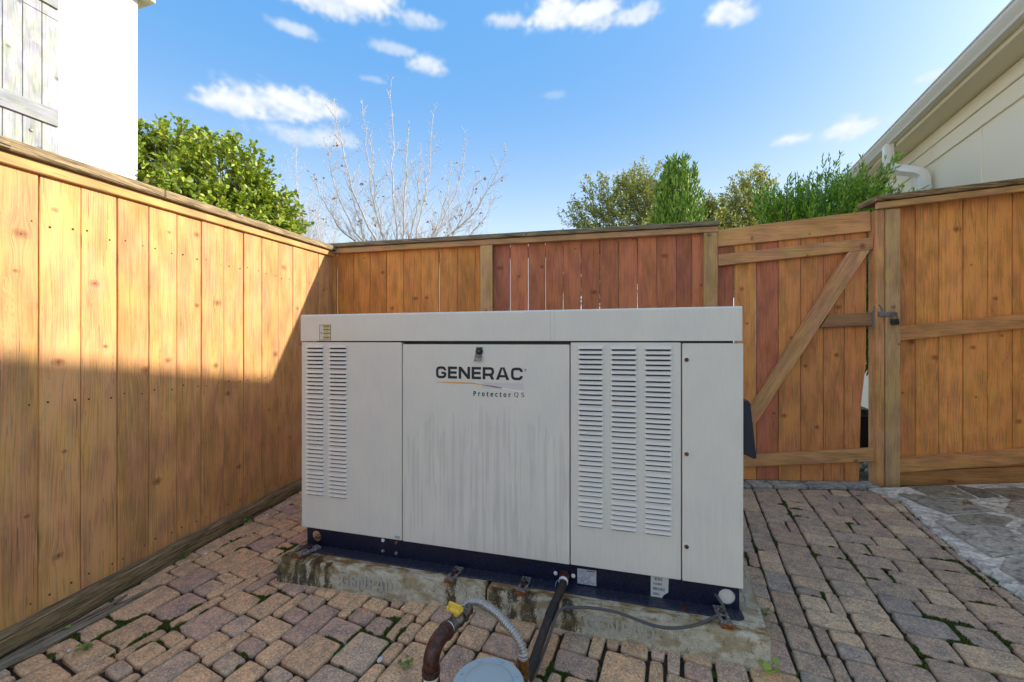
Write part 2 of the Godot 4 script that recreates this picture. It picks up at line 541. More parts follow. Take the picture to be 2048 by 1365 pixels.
	for y in gh:
		var py := (1.0 - (y + 0.5) / gh) * 1.15
		for x in gw:
			var px := (x + 0.5) / gw * 1.96
			var fine := f3.get_noise_2d(px * 150.0, py * 7.0)
			var soft := f3.get_noise_2d(px * 5.0, py * 4.0)
			var g := 0.925 + 0.018 * fine + 0.020 * soft
			# run marks of washed-off dust: edges wander, each run has its own end
			var door: float = 1.0 if px > 0.555 and px < 1.31 else 0.3
			var run := f1.get_noise_2d(px * 46.0, py * 1.1)
			var top := 0.66 + 0.13 * tide.get_noise_1d(px * 7.0) - 0.25 * ss(0.24, 0.6, absf(px - 0.93))
			var reach := ss(0.0, 0.03, top - py) * ss(0.04, 0.14, py + 0.10 * run - 0.04)
			if px < 0.30 or (px > 1.34 and px < 1.71):
				reach *= 0.3
			var wet := ss(0.05, 0.22, run + 0.35 * tide.get_noise_2d(px * 9.0, py * 4.0)) * reach * door
			var dry := ss(0.06, 0.25, f1.get_noise_2d(px * 30.0 + 70.0, py * 0.8) + 0.3 * tide.get_noise_2d(px * 8.0 + 9.0, py * 5.0)) * reach * door
			g -= 0.045 * wet
			g += 0.014 * dry
			# two long drips down the roof edge
			if py > 1.0:
				g -= 0.05 * (1.0 - ss(0.0015, 0.004, absf(px - 1.235 - 0.002 * tide.get_noise_1d(py * 30.0)))) + 0.035 * (1.0 - ss(0.0015, 0.004, absf(px - 1.252)))
			rgb8(pt, (y * gw + x) * 3, g * 0.995, g * 0.998, g * (0.985 - 0.012 * soft))
	M.sheet = mat(Color(0.90, 0.86, 0.79), 0.4)
	M.sheet.albedo_texture = picture(gw, gh, pt)
	M.sheet.metallic_specular = 0.45
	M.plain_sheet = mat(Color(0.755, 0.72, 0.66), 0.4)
	M.case_steel = mat(Color(0.22, 0.22, 0.21), 0.8)  # plain grey steel of the generator's inner case
	# concrete of the two pads, unrolled: 2.05 m along, 0.32 m from the ground up and over the front edge
	var cw := 1280
	var ch := 200
	var co := PackedByteArray(); co.resize(cw * ch * 3)
	for y in ch:
		var q := (1.0 - (y + 0.5) / ch) * 0.32
		for x in cw:
			var px := (x + 0.5) / cw * 2.05
			var g := 0.72 + 0.10 * f3.get_noise_2d(px * 30.0, q * 30.0) + 0.15 * f3.get_noise_2d(px * 170.0, q * 170.0)
			var c := Color(g, g * 0.985, g * 0.92)
			# pale lime on the edge
			c = c.lerp(Color(0.78, 0.78, 0.74), 0.6 * ss(0.0, 0.3, f3.get_noise_2d(px * 14.0 + 30.0, q * 60.0) + 0.25 - absf(q - 0.098) * 22.0))
			# brown rust and tannin where water lies on top
			var br := ss(-0.30, 0.48, f3.get_noise_2d(px * 9.0, q * 26.0 + 11.0) + (0.30 if px < 0.35 or (px > 0.98 and px < 1.34) else -0.02) - 1.4 * absf(q - 0.135) * 8.0 + 0.1)
			c = c.lerp(Color(0.47, 0.36, 0.20), 0.85 * br)
			# black algae at the left end and in drips below the bolts
			var drip := 0.0
			for d in [[0.845, 0.035], [1.17, 0.05], [1.33, 0.055], [1.105, 0.03], [0.03, 0.09], [0.12, 0.07], [0.19, 0.05], [0.26, 0.03], [1.04, 0.05]]:
				drip = maxf(drip, 1.0 - ss(0.1, 1.1, absf(px - d[0]) / d[1] + 0.5 * f3.get_noise_2d(px * 40.0, q * 18.0) + (0.3 if px < 0.25 else 1.0) * ss(0.10, 0.14, q)))
			var al := ss(0.0, 0.8, 0.8 * f3.get_noise_2d(px * 34.0 + 5.0, q * 14.0) + 0.7 * f3.get_noise_2d(px * 190.0, q * 90.0) + 0.95 * drip - 0.22)
			c = c.lerp(Color(0.16, 0.135, 0.075), 0.78 * al)
			var grime := ss(0.0, 0.35, f3.get_noise_2d(px * 6.0 + 81.0, q * 14.0)) * 0.4
			c = c.lerp(Color(0.50, 0.42, 0.27), grime)
			rgb8(co, (y * cw + x) * 3, c.r, c.g, c.b)
	M.pad = mat(Color(0.95, 0.885, 0.77), 0.9)
	M.pad.albedo_texture = picture(cw, ch, co)
	M.pad_letters = mat(Color(0.40, 0.37, 0.31), 0.95)
	M.pad.heightmap_enabled = true
	M.pad.heightmap_texture = M.pad.albedo_texture
	M.pad.heightmap_scale = 0.15
	# rust, galvanised and cast metals share one mottled picture
	var ru := PackedByteArray(); ru.resize(256 * 256 * 3)
	for y in 256:
		for x in 256:
			var a := f3.get_noise_2d(x * 0.03, y * 0.03)
			var b := f3.get_noise_2d(x * 0.16, y * 0.16 + 40.0)
			var g := 0.66 + 0.42 * a + 0.30 * b
			rgb8(ru, (y * 256 + x) * 3, g, g * (0.97 - 0.12 * b), g * (0.95 - 0.2 * b))
	var rut := picture(256, 256, ru)
	for d in [["rust", Color(0.26, 0.085, 0.045), 0.6, 0.25], ["rust_dark", Color(0.19, 0.085, 0.06), 0.4, 0.35], ["rust_orange", Color(0.55, 0.17, 0.04), 0.85, 0.0], ["zinc", Color(0.52, 0.53, 0.53), 0.45, 0.3], ["brass", Color(0.55, 0.28, 0.08), 0.4, 0.6], ["yellow", Color(0.78, 0.52, 0.06), 0.6, 0.0], ["pipe", Color(0.075, 0.06, 0.058), 0.55, 0.1], ["blue_grey", Color(0.37, 0.46, 0.49), 0.38, 0.0], ["tape", Color(0.8, 0.78, 0.74), 0.7, 0.0], ["steel", Color(0.40, 0.39, 0.37), 0.35, 0.85], ["dark_steel", Color(0.05, 0.05, 0.055), 0.45, 0.6], ["navy", Color(0.016, 0.024, 0.085), 0.32, 0.0], ["navy_worn", Color(0.06, 0.075, 0.14), 0.4, 0.0]]:
		var m := mat(d[1], d[2], d[3])
		m.albedo_texture = rut
		m.uv1_triplanar = true
		m.uv1_scale = Vector3(7, 7, 7)
		if d[0] in ["blue_grey", "yellow", "tape"]:
			m.albedo_texture = null
		M[d[0]] = m
	M.grey_wood = M.wood
	M.latch_steel = mat(Color(0.20, 0.20, 0.205), 0.5, 0.3)
	M.zinc_bright = mat(Color(0.60, 0.59, 0.56), 0.34, 0.8)
	M.pale_bark = mat(Color(0.58, 0.54, 0.50), 0.8)
	M.weed_stem = mat(Color(0.16, 0.24, 0.06), 0.7)
	M.black = mat(Color(0.012, 0.012, 0.014), 0.5)
	M.navy_plastic = mat(Color(0.012, 0.014, 0.028), 0.5)
	M.ink = mat(Color(0.018, 0.018, 0.024), 0.6)
	M.cable = mat(Color(0.085, 0.085, 0.09), 0.6)
	M.white_paint = mat(Color(0.80, 0.79, 0.76), 0.6)
	M.cream = mat(Color(0.94, 0.87, 0.70), 0.7)
	M.cream_trim = mat(Color(0.82, 0.74, 0.55), 0.65)
	M.gutter = mat(Color(0.72, 0.69, 0.61), 0.45)
	M.downspout = mat(Color(0.87, 0.86, 0.82), 0.45)
	M.roof = mat(Color(0.10, 0.095, 0.09), 0.9)
	M.label = mat(Color(0.78, 0.78, 0.78), 0.5)
	M.leaf = mat(Color(1, 1, 1), 0.45, 0.0, true)
	M.leaf.backlight_enabled = true
	M.leaf.backlight = Color(0.75, 0.75, 0.75)
	M.needle = mat(Color(1, 1, 1), 0.6, 0.0, true)
	M.needle.backlight_enabled = true
	M.needle.backlight = Color(0.5, 0.5, 0.5)
	M.bark = mat(Color(0.30, 0.31, 0.28), 0.85)
	M.bark.albedo_texture = rut
	M.bark.uv1_triplanar = true
	M.moss = mat(Color(1, 1, 1), 0.9, 0.0, true)
	M.stone = mat(Color(1, 1, 1), 0.8, 0.0, true)
	M.render = mat(Color(0.80, 0.79, 0.77), 0.8)
	M.render.uv1_triplanar = true
	M.render.uv1_scale = Vector3(3, 3, 3)

# ---------------------------------------------------------------- ground and paving
func plank(mb: MB, poly: Array, z0: float, z1: float, col: int, tint: Color, lie := false, bev := 0.002, oy := 0.0) -> void:
	var p := PackedVector2Array()
	for q in poly:
		p.append(q)
	var o: Vector2 = p[0]
	for q in p:
		o = Vector2(minf(o.x, q.x), minf(o.y, q.y))
	mb.c = tint
	# board picture: 0.15 m of width per column, 2.1 m of length, v runs down
	var t: Transform2D
	if lie:
		t = Transform2D(Vector2(0, -1 / 2.1), Vector2(1 / (0.15 * COLS), 0), Vector2())
		t.origin = Vector2((col + 0.02) / float(COLS), 1.0 - oy / 2.1) - t.basis_xform(o)
	else:
		t = Transform2D(Vector2(1 / (0.15 * COLS), 0), Vector2(0, -1 / 2.1), Vector2())
		t.origin = Vector2((col + 0.01) / float(COLS) - o.x / (0.15 * COLS), 1.0 - oy / 2.1)
	mb.slab(p, z0, z1, bev, t, true)

func V2(x: float, y: float) -> Vector2:
	return Vector2(x, y)

func ground() -> void:
	var mb := MB.new()
	var xs := [-120.0, 1.2, 8.0, 120.0]
	for i in 3:
		var a: float = xs[i]
		var b: float = xs[i + 1]
		var ha := slope_up(minf(a, 8.0)) - 0.045
		var hb := slope_up(minf(b, 8.0)) - 0.045
		mb.quad(at(a, 120, ha), at(b, 120, hb), at(b, -60, hb), at(a, -60, ha), Vector3.UP)
	var g := put("ground", mb.done(), M.land)
	g.set_meta("kind", "structure")
	# bed of sand and soil under the pavers
	mb = MB.new()
	var e := 0.015
	mb.quad(at(-1.99, 3.46, -e), at(1.2, 3.12, -e), at(1.2, -1.5, -e), at(-2.6, -1.5, -e), Vector3.UP)
	mb.quad(at(1.2, 3.12, -e), at(4.6, 2.72, slope_up(4.6) - e), at(4.6, -1.5, slope_up(4.6) - e), at(1.2, -1.5, -e), Vector3.UP)
	var bed := put("paving_bed", mb.done(), M.soil)
	bed.set_meta("kind", "structure")

const E1 := Vector2(0.9205, -0.3907)
const E2 := Vector2(0.3907, 0.9205)

func flag_edge() -> Array:
	return [V2(2.545, 2.83), V2(2.58, 2.647), V2(2.458, 2.428), V2(2.353, 2.214), V2(2.291, 2.082), V2(2.211, 1.901), V2(2.152, 1.755), V2(2.121, 1.649), V2(2.05, 1.35), V2(2.02, 1.0), V2(2.0, 0.4), V2(2.0, -1.4)]

func rounded(poly: PackedVector2Array, rad: float) -> PackedVector2Array:
	var out := PackedVector2Array()
	var k := poly.size()
	for i in k:
		var p := poly[i]
		var a := poly[(i + k - 1) % k] - p
		var b := poly[(i + 1) % k] - p
		var r1 := minf(rad, a.length() * 0.4)
		var r2 := minf(rad, b.length() * 0.4)
		var p0 := p + a.normalized() * r1
		var p2 := p + b.normalized() * r2
		for t in [0.0, 0.5, 1.0]:
			out.append(p0.lerp(p, t).lerp(p.lerp(p2, t), t))
	return out

var joints_list := []

func pavement() -> void:
	var region := PackedVector2Array()
	for z in [-1.4, 3.44]:
		region.append(V2(-1.925 + 0.1228 * z, z))
	region.append(V2(1.35, 3.085))
	region.append(V2(1.42, 2.975))
	var fe := flag_edge()
	for p in fe:
		region.append(p + V2(-0.008, 0))
	var pad_a := PackedVector2Array([V2(-1.05, 1.90), V2(0.84, 1.40), V2(1.03, 1.95), V2(1.06, 2.2), V2(-0.82, 2.70)])
	var list := []
	var a := -3.3
	var kinds_left := [0.153, 0.105, 0.155, 0.153, 0.055, 0.153, 0.105]
	var kinds_right := [0.305, 0.15, 0.305, 0.165, 0.18, 0.305]
	var si := 0
	while a < 3.6:
		var right := a > 0.55
		var wdt: float = kinds_right[si % 6] if right else kinds_left[si % 7]
		si += 1
		var b := -3.2 + R.randf() * 0.2
		var flip := si % 2
		while b < 4.6:
			var rows := []
			var ln := 0.0
			if wdt > 0.3:
				ln = R.randf_range(0.116, 0.130)
				var cut: float = wdt * (R.randf_range(0.36, 0.42) if flip else R.randf_range(0.58, 0.64))
				flip = 1 - flip
				rows = [[0.0, cut, 0.0, ln], [cut, wdt, 0.0, ln]]
			elif wdt > 0.15 and not right:
				var d := R.randf()
				if d < 0.24:
					ln = 0.105
					rows = [[0.0, wdt, 0.0, ln]]
				elif d < 0.52:
					ln = 0.155
					rows = [[0.0, wdt, 0.0, ln]]
				elif d < 0.68:
					ln = 0.212
					rows = [[0.0, wdt, 0.0, ln]]
				else:
					ln = 0.158
					var th := 0.052
					if R.randf() < 0.5:
						rows = [[0.0, th, 0.0, ln], [th, wdt, 0.0, ln * 0.5], [th, wdt, ln * 0.5, ln]]
					else:
						rows = [[wdt - th, wdt, 0.0, ln], [0.0, wdt - th, 0.0, ln * 0.62], [0.0, wdt - th, ln * 0.62, ln]]
			else:
				ln = [0.105, 0.155, 0.212][R.randi() % 3] if not right else R.randf_range(0.105, 0.132)
				rows = [[0.0, wdt, 0.0, ln]]
			for r in rows:
				var pts := PackedVector2Array()
				for c in [[r[0], r[2]], [r[1], r[2]], [r[1], r[3]], [r[0], r[3]]]:
					var wob := V2(R.randf_range(-0.003, 0.003), R.randf_range(-0.004, 0.004))
					var al: float = a + c[0]
					# the courses are laid by eye and wander a little
					var be: float = b + c[1] + 0.012 * sin(al * 2.3 + b * 0.9)
					pts.append(E1 * (al + 0.010 * sin(be * 2.1 + 0.7)) + E2 * be + wob)
				var mid := (pts[0] + pts[2]) * 0.5
				if Geometry2D.is_point_in_polygon(mid, pad_a):
					continue
				var inside := true
				for p in pts:
					if not Geometry2D.is_point_in_polygon(p, region):
						inside = false
				if inside:
					list.append([pts, mid, 4])
				else:
					for q in Geometry2D.intersect_polygons(pts, region):
						if q.size() > 2:
							var area := 0.0
							var cen := Vector2()
							for i in q.size():
								area += q[i].cross(q[(i + 1) % q.size()]) * 0.5
								cen += q[i]
							if absf(area) > 0.0015:
								list.append([q, cen / q.size(), 0])
			b += ln
		a += wdt
	# those that show largest first
	for l in list:
		var m: Vector2 = l[1]
		var seen_: bool = m.y > 1.22 and absf(m.x / m.y) < 1.33
		l.append((0.0 if seen_ else 100.0) + m.length())
	list.sort_custom(func(p, q): return p[3] < q[3])
	var root := Node3D.new()
	root.name = "brick_pavement"
	add_child(root)
	root.set_meta("kind", "structure")
	var rest := MB.new()
	for i in list.size():
		var q: PackedVector2Array = list[i][0]
		var m: Vector2 = list[i][1]
		var own := i < 290
		var mb := MB.new() if own else rest
		var pick := R.randf()
		var tint: Color
		if m.x > 0.95:
			tint = Color(0.70, 0.495, 0.335).lerp(Color(0.62, 0.475, 0.355), R.randf()) if pick < 0.7 else Color(0.84, 0.62, 0.41)
			if pick > 0.92:
				tint = Color(0.56, 0.46, 0.375)
		else:
			tint = Color(0.94, 0.61, 0.345).lerp(Color(0.85, 0.565, 0.345), R.randf()) if pick < 0.66 else Color(0.68, 0.465, 0.345)
			if pick > 0.86:
				tint = Color(0.78, 0.56, 0.39)
		tint *= R.randf_range(0.9, 1.08)
		mb.c = tint
		var sh := PackedVector2Array()
		var orient := 0.0
		for k in q.size():
			orient += q[k].cross(q[(k + 1) % q.size()])
		for k in q.size():
			var p: Vector2 = q[k] if orient > 0.0 else q[q.size() - 1 - k]
			sh.append(V2(p.x, p.y) - m)
		# a joint all round
		var ins := Geometry2D.offset_polygon(sh, -R.randf_range(0.0032, 0.0062), Geometry2D.JOIN_MITER)
		if ins.is_empty():
			continue
		sh = rounded(ins[0], R.randf_range(0.008, 0.018)) if list[i][2] == 4 else rounded(ins[0], 0.006)
		if sh.size() > 40:
			continue
		if seen_joint(m):
			for k in q.size():
				joints_list.append([q[k], q[(k + 1) % q.size()]])
		var hgt := R.randf_range(-0.003, 0.003)
		var tip := Basis(Vector3.RIGHT, R.randf_range(-0.014, 0.014)) * Basis(Vector3.UP, R.randf_range(-0.014, 0.014))
		# polygon x,y lies in plan (right, ahead); slab height is up
		var lay := Basis(Vector3(1, 0.035 if m.x > 1.2 else 0.0, 0), Vector3(0, 0, -1), Vector3(0, 1, 0))
		mb.x = Transform3D(lay * tip, Vector3() if own else at(m.x, m.y, slope_up(m.x) + hgt))
		cushion(mb, sh, -0.04)
		if own:
			put("paver", mb.done(), M.paver, root, at(m.x, m.y, slope_up(m.x) + hgt))
	var r2 := put("outer_pavers", rest.done(), M.paver, root)
	r2.set_meta("kind", "stuff")
	flagstones()
	slate()

func seen_joint(m: Vector2) -> bool:
	return m.y > 1.1 and absf(m.x / m.y) < 1.4

# a paver: flat top, edge rounded over in two steps
func cushion(mb: MB, poly: PackedVector2Array, z0: float) -> void:
	var k := poly.size()
	var rings := []
	for s in [[0.0, -0.012], [0.0018, -0.0042], [0.005, -0.001], [0.010, 0.0]]:
		var ring := PackedVector3Array()
		for i in k:
			var p := poly[i]
			var l := p.length()
			ring.append(Vector3(p.x * (1.0 - s[0] / maxf(l, 0.02)), p.y * (1.0 - s[0] / maxf(l, 0.02)), s[1]))
		rings.append(ring)
	var nz := [0.05, 0.7, 1.8, 8.0]
	for r in 3:
		for i in k:
			var j := (i + 1) % k
			var o := Vector3(poly[i].x, poly[i].y, 0).normalized()
			var o2 := Vector3(poly[j].x, poly[j].y, 0).normalized()
			mb.smooth_quad(rings[r][i], rings[r][j], rings[r + 1][j], rings[r + 1][i], (o + Vector3.BACK * nz[r]).normalized(), (o2 + Vector3.BACK * nz[r]).normalized(), (o2 + Vector3.BACK * nz[r + 1]).normalized(), (o + Vector3.BACK * nz[r + 1]).normalized())
	for i in range(1, k - 1):
		mb.tri(rings[3][0], rings[3][i], rings[3][i + 1], Vector3.BACK, Vector3.BACK, Vector3.BACK)
	for i in k:
		var j := (i + 1) % k
		var o := Vector3(poly[i].x + poly[j].x, poly[i].y + poly[j].y, 0)
		mb.quad(rings[0][i], rings[0][j], mb.V(poly[j], z0), mb.V(poly[i], z0), o)

func flagstones() -> void:
	var root := Node3D.new()
	root.name = "flagstone_paving"
	add_child(root)
	root.set_meta("kind", "structure")
	# mortar bed
	var fe := flag_edge()
	var mb := MB.new()
	mb.c = Color(1.0, 0.98, 0.92)
	var wob := noise(44, 9.0, 2)
	var edge := []
	for i in fe.size() - 1:
		for s in 6:
			var p: Vector2 = fe[i].lerp(fe[i + 1], s / 6.0)
			edge.append(p + V2(wob.get_noise_2d(p.x * 3.0, p.y * 3.0) * 0.035, 0))
	for i in edge.size() - 1:
		var p: Vector2 = edge[i]
		var q: Vector2 = edge[i + 1]
		var d := V2(0.03, 0.0)
		var h0 := slope_up(p.x) + 0.012
		var h1 := slope_up(q.x) + 0.012
		mb.quad(at(p.x + 0.012, p.y, h0), at(q.x + 0.012, q.y, h1), at(4.6, q.y - 0.1 * 0, slope_up(4.6) + 0.012), at(4.6, p.y, slope_up(4.6) + 0.012), Vector3.UP)
		mb.quad(at(p.x + 0.012, p.y, h0), at(q.x + 0.012, q.y, h1), at(q.x, q.y, h1 - 0.014), at(p.x, p.y, h0 - 0.014), Vector3(-1, 0.6, 0))
		mb.quad(at(p.x, p.y, h0 - 0.014), at(q.x, q.y, h1 - 0.014), at(q.x, q.y, h1 - 0.06), at(p.x, p.y, h0 - 0.06), Vector3(-1, 0, 0))
	put("mortar_bed", mb.done(), M.flag, root)
	var stones := [
		[[2.805, 2.823], [3.094, 2.80], [3.022, 2.584], [2.795, 2.661]],
		[[3.123, 2.80], [3.215, 2.72], [3.19, 2.601], [3.058, 2.60]],
		[[3.247, 2.74], [3.50, 2.72], [3.36, 2.56], [3.222, 2.57]],
		[[3.20, 2.55], [3.37, 2.53], [3.16, 2.40], [2.96, 2.29], [2.966, 2.40]],
		[[2.618, 2.703], [2.748, 2.649], [2.88, 2.587], [2.92, 2.40], [2.62, 2.391], [2.60, 2.526]],
		[[2.606, 2.365], [2.821, 2.379], [2.90, 2.30], [2.75, 2.225], [2.58, 2.30]],
		[[2.446, 2.309], [2.57, 2.27], [2.723, 2.188], [2.647, 2.058], [2.533, 1.959], [2.328, 1.928], [2.357, 2.054]],
		[[2.93, 2.26], [3.12, 2.36], [3.25, 2.28], [2.95, 2.08], [2.75, 2.10], [2.76, 2.18]],
		[[2.25, 1.838], [2.36, 1.908], [2.52, 1.93], [2.47, 1.72], [2.20, 1.68]],
		[[2.56, 1.94], [2.70, 2.05], [2.92, 2.05], [2.83, 1.80], [2.52, 1.73]],
		[[3.41, 2.54], [3.55, 2.70], [3.85, 2.67], [3.80, 2.42], [3.50, 2.38]],
		[[3.20, 2.36], [3.46, 2.36], [3.70, 2.36], [3.55, 2.05], [3.30, 2.10]],
		[[2.98, 2.04], [3.24, 2.22], [3.46, 2.02], [3.30, 1.72], [2.90, 1.78]],
		[[2.18, 1.64], [2.46, 1.68], [2.60, 1.50], [2.50, 1.25], [2.12, 1.28]],
		[[2.52, 1.69], [2.86, 1.75], [3.10, 1.65], [3.05, 1.25], [2.65, 1.2]],
		[[2.10, 1.22], [2.58, 1.18], [2.75, 0.9], [2.6, 0.55], [2.08, 0.6]],
		[[2.82, 1.14], [3.3, 1.2], [3.5, 0.85], [3.2, 0.5], [2.75, 0.6]],
		[[3.35, 1.65], [3.75, 1.9], [4.1, 1.6], [3.9, 1.25], [3.4, 1.3]]]
	var tones := [Color(0.42, 0.39, 0.31), Color(0.28, 0.26, 0.22), Color(0.44, 0.40, 0.31), Color(0.52, 0.47, 0.38), Color(0.50, 0.47, 0.41), Color(0.46, 0.43, 0.37), Color(0.62, 0.595, 0.55), Color(0.56, 0.53, 0.48), Color(0.66, 0.635, 0.59)]
	for i in stones.size():
		var poly := PackedVector2Array()
		var mid := Vector2()
		for s in stones[i]:
			mid += V2(s[0], s[1])
		mid /= stones[i].size()
		for k in stones[i].size():
			var s: Array = stones[i][k]
			var nx: Array = stones[i][(k + 1) % stones[i].size()]
			for t in 4:
				var p := V2(s[0], s[1]).lerp(V2(nx[0], nx[1]), t / 4.0) - mid
				poly.append(p * (0.985 + 0.045 * wob.get_noise_2d(p.x * 2.0 + i, p.y * 2.0)))
		var b := MB.new()
		b.c = tones[i % 9] * R.randf_range(0.9, 1.15)
		b.x = Transform3D(Basis(Vector3(1, 0.035, 0), Vector3(0, 0, -1), Vector3(0, 1, 0)), Vector3())
		b.slab(poly, 0.0, 0.023 + R.randf_range(-0.003, 0.004), 0.006)
		put("flagstone", b.done(), M.flag, root, at(mid.x, mid.y, slope_up(mid.x)))

func slate() -> void:
	var root := Node3D.new()
	root.name = "slate_edging"
	add_child(root)
	root.set_meta("kind", "structure")
	# along the foot of the gate, in the fence line's own axes
	root.position = at(-1.565, 3.5)
	root.rotation.y = deg_to_rad(-7.0)
	var t := 2.98
	while t < 4.20:
		var l := R.randf_range(0.14, 0.27)
		if t + l > 4.2:
			l = 4.262 - t
		var b := MB.new()
		b.c = Color(0.48, 0.50, 0.51).lerp(Color(0.56, 0.54, 0.50), R.randf()) * R.randf_range(0.8, 1.1)
		var d := R.randf_range(0.112, 0.128)
		var poly := PackedVector2Array([V2(0.004, R.randf_range(-0.006, 0.006)), V2(l - 0.004, R.randf_range(-0.006, 0.006)), V2(l - 0.006, -d), V2(0.006, -d + R.randf_range(-0.005, 0.005))])
		b.x = Transform3D(Basis(Vector3(1, 0.035, 0), Vector3(0, 0, -1), Vector3(0, 1, 0)), Vector3())
		b.slab(rounded(poly, 0.008), -0.04, 0.009, 0.004)
		put("slate", b.done(), M.flag, root, Vector3(t, slope_up(-1.565 + t * 0.9925), 0.012))
		t += l

# ---------------------------------------------------------------- fences
func honey() -> Color:
	return Color(0.73, 0.40, 0.165) * R.randf_range(0.92, 1.08)

func rail_poly(x0: float, x1: float, y0: float, y1: float, h: float) -> Array:
	return [V2(x0, y0), V2(x1, y1), V2(x1, y1 + h), V2(x0, y0 + h)]

func left_fence() -> void:
	var f := thing("wooden_fence", "tall honey-stained board fence along the left, half in sunlight", "fence", at(-1.820, 1.415), deg_to_rad(83.0))
	var joints := [-1.29, -1.14, -0.995, -0.86, -0.72, -0.58, -0.44, -0.30, -0.165, -0.03, 0.106, 0.241, 0.378, 0.516, 0.658, 0.8, 0.949, 1.098, 1.249, 1.404, 1.56, 1.719, 1.877, 2.019, 2.092]
	var order := [2, 3, 4, 5, 6, 7, 8, 10, 11, 0, 1, 9, 4, 7, 2, 6, 3, 8, 5, 10, 9, 4, 11, 6]
	for i in joints.size() - 1:
		var a: float = joints[i] + 0.0015
		var b: float = joints[i + 1] - R.randf_range(0.002, 0.004)
		var mb := MB.new()
		var z := R.randf_range(-0.003, 0.002)
		var lean := R.randf_range(-0.002, 0.002)
		plank(mb, [V2(a, 0.012), V2(b, 0.012), V2(b + lean, 1.745 + 0.0496 * b), V2(a + lean, 1.745 + 0.0496 * a)], -0.018 + z, z, order[i], honey(), false, 0.0022)
		put("board", mb.done(), M.wood, f)
	var y0 := 1.736 - 0.0496 * 1.29
	var y1 := 1.736 + 0.0496 * 2.09
	var m2 := MB.new()
	plank(m2, rail_poly(-1.29, 2.09, y0, y1, 0.043), 0.0, 0.02, 5, Color(0.70, 0.42, 0.17), true, 0.003)
	put("trim_strip", m2.done(), M.wood, f)
	# weathered cap lying flat: two lengths end to end
	for e in [[-1.29, 0.555], [0.558, 2.13]]:
		m2 = MB.new()
		m2.c = Color(0.74, 0.60, 0.43)
		var ya: float = 1.736 + 0.0496 * e[0] + 0.046
		var yb: float = 1.736 + 0.0496 * e[1] + 0.046
		m2.slab(PackedVector2Array([V2(e[0], ya), V2(e[1], yb), V2(e[1], yb + 0.04), V2(e[0], ya + 0.04)]), -0.10, 0.045, 0.004, Transform2D(Vector2(0.8, 0.0), Vector2(0, 2.5), Vector2()), true)
		put("cap_rail", m2.done(), M.old, f)
	m2 = MB.new()
	plank(m2, rail_poly(-1.29, 2.09, 0.3, 0.3, 0.09), -0.06, -0.022, 7, Color(0.4, 0.25, 0.1), true)
	plank(m2, rail_poly(-1.29, 2.09, 1.4, 1.4, 0.09), -0.06, -0.022, 8, Color(0.4, 0.25, 0.1), true)
	put("back_rail", m2.done(), M.wood, f)
	m2 = MB.new()
	m2.c = Color(0.60, 0.48, 0.31)
	m2.slab(PackedVector2Array([V2(-1.29, -0.03), V2(1.66, -0.03), V2(1.66, 0.055), V2(-1.29, 0.088)]), 0.003, 0.048, 0.006, Transform2D(Vector2(0.9, 0.0), Vector2(0, 2.2), Vector2(0.3, 0)), true)
	put("kickboard", m2.done(), M.old, f)
	# nail heads
	for y in [0.12, 0.86, 1.56]:
		for i in range(9, joints.size() - 2):
			for q in [0.2, 0.8]:
				var mb := MB.new()
				mb.ball(Vector3(lerpf(joints[i], joints[i + 1], q + R.randf_range(-0.05, 0.05)), y + R.randf_range(-0.012, 0.012), 0.0), Vector3(0.0042, 0.0042, 0.002), 8)
				put("nail", mb.done(), M.rust_dark, f)
	# a split grey lath lying along the foot
	var s := thing("weathered_lath", "split grey wooden lath lying on the pavers by the left fence foot", "plank", at(-1.735, 1.30), deg_to_rad(73.0))
	m2 = MB.new()
	m2.c = Color(0.62, 0.58, 0.52)
	m2.x = Transform3D(Basis(Vector3.RIGHT, -PI / 2), Vector3())
	m2.slab(PackedVector2Array([V2(-0.5, -0.016), V2(0.30, -0.020), V2(0.52, -0.006), V2(0.46, 0.012), V2(0.2, 0.020), V2(-0.5, 0.016)]), 0.002, 0.012, 0.002, Transform2D(Vector2(1.0, 0), Vector2(0, 2.5), Vector2()), true)
	put("strip", m2.done(), M.old, s)
	m2 = MB.new()
	m2.c = Color(0.52, 0.48, 0.42)
	m2.x = Transform3D(Basis(Vector3.RIGHT, -PI / 2) * Basis(Vector3.BACK, 0.05), Vector3(0.18, 0.006, -0.03))
	m2.slab(PackedVector2Array([V2(-0.2, -0.006), V2(0.2, -0.008), V2(0.24, 0.003), V2(-0.18, 0.006)]), 0.002, 0.010, 0.002, Transform2D(Vector2(1.0, 0), Vector2(0, 2.5), Vector2()), true)
	put("splinter", m2.done(), M.old, s)

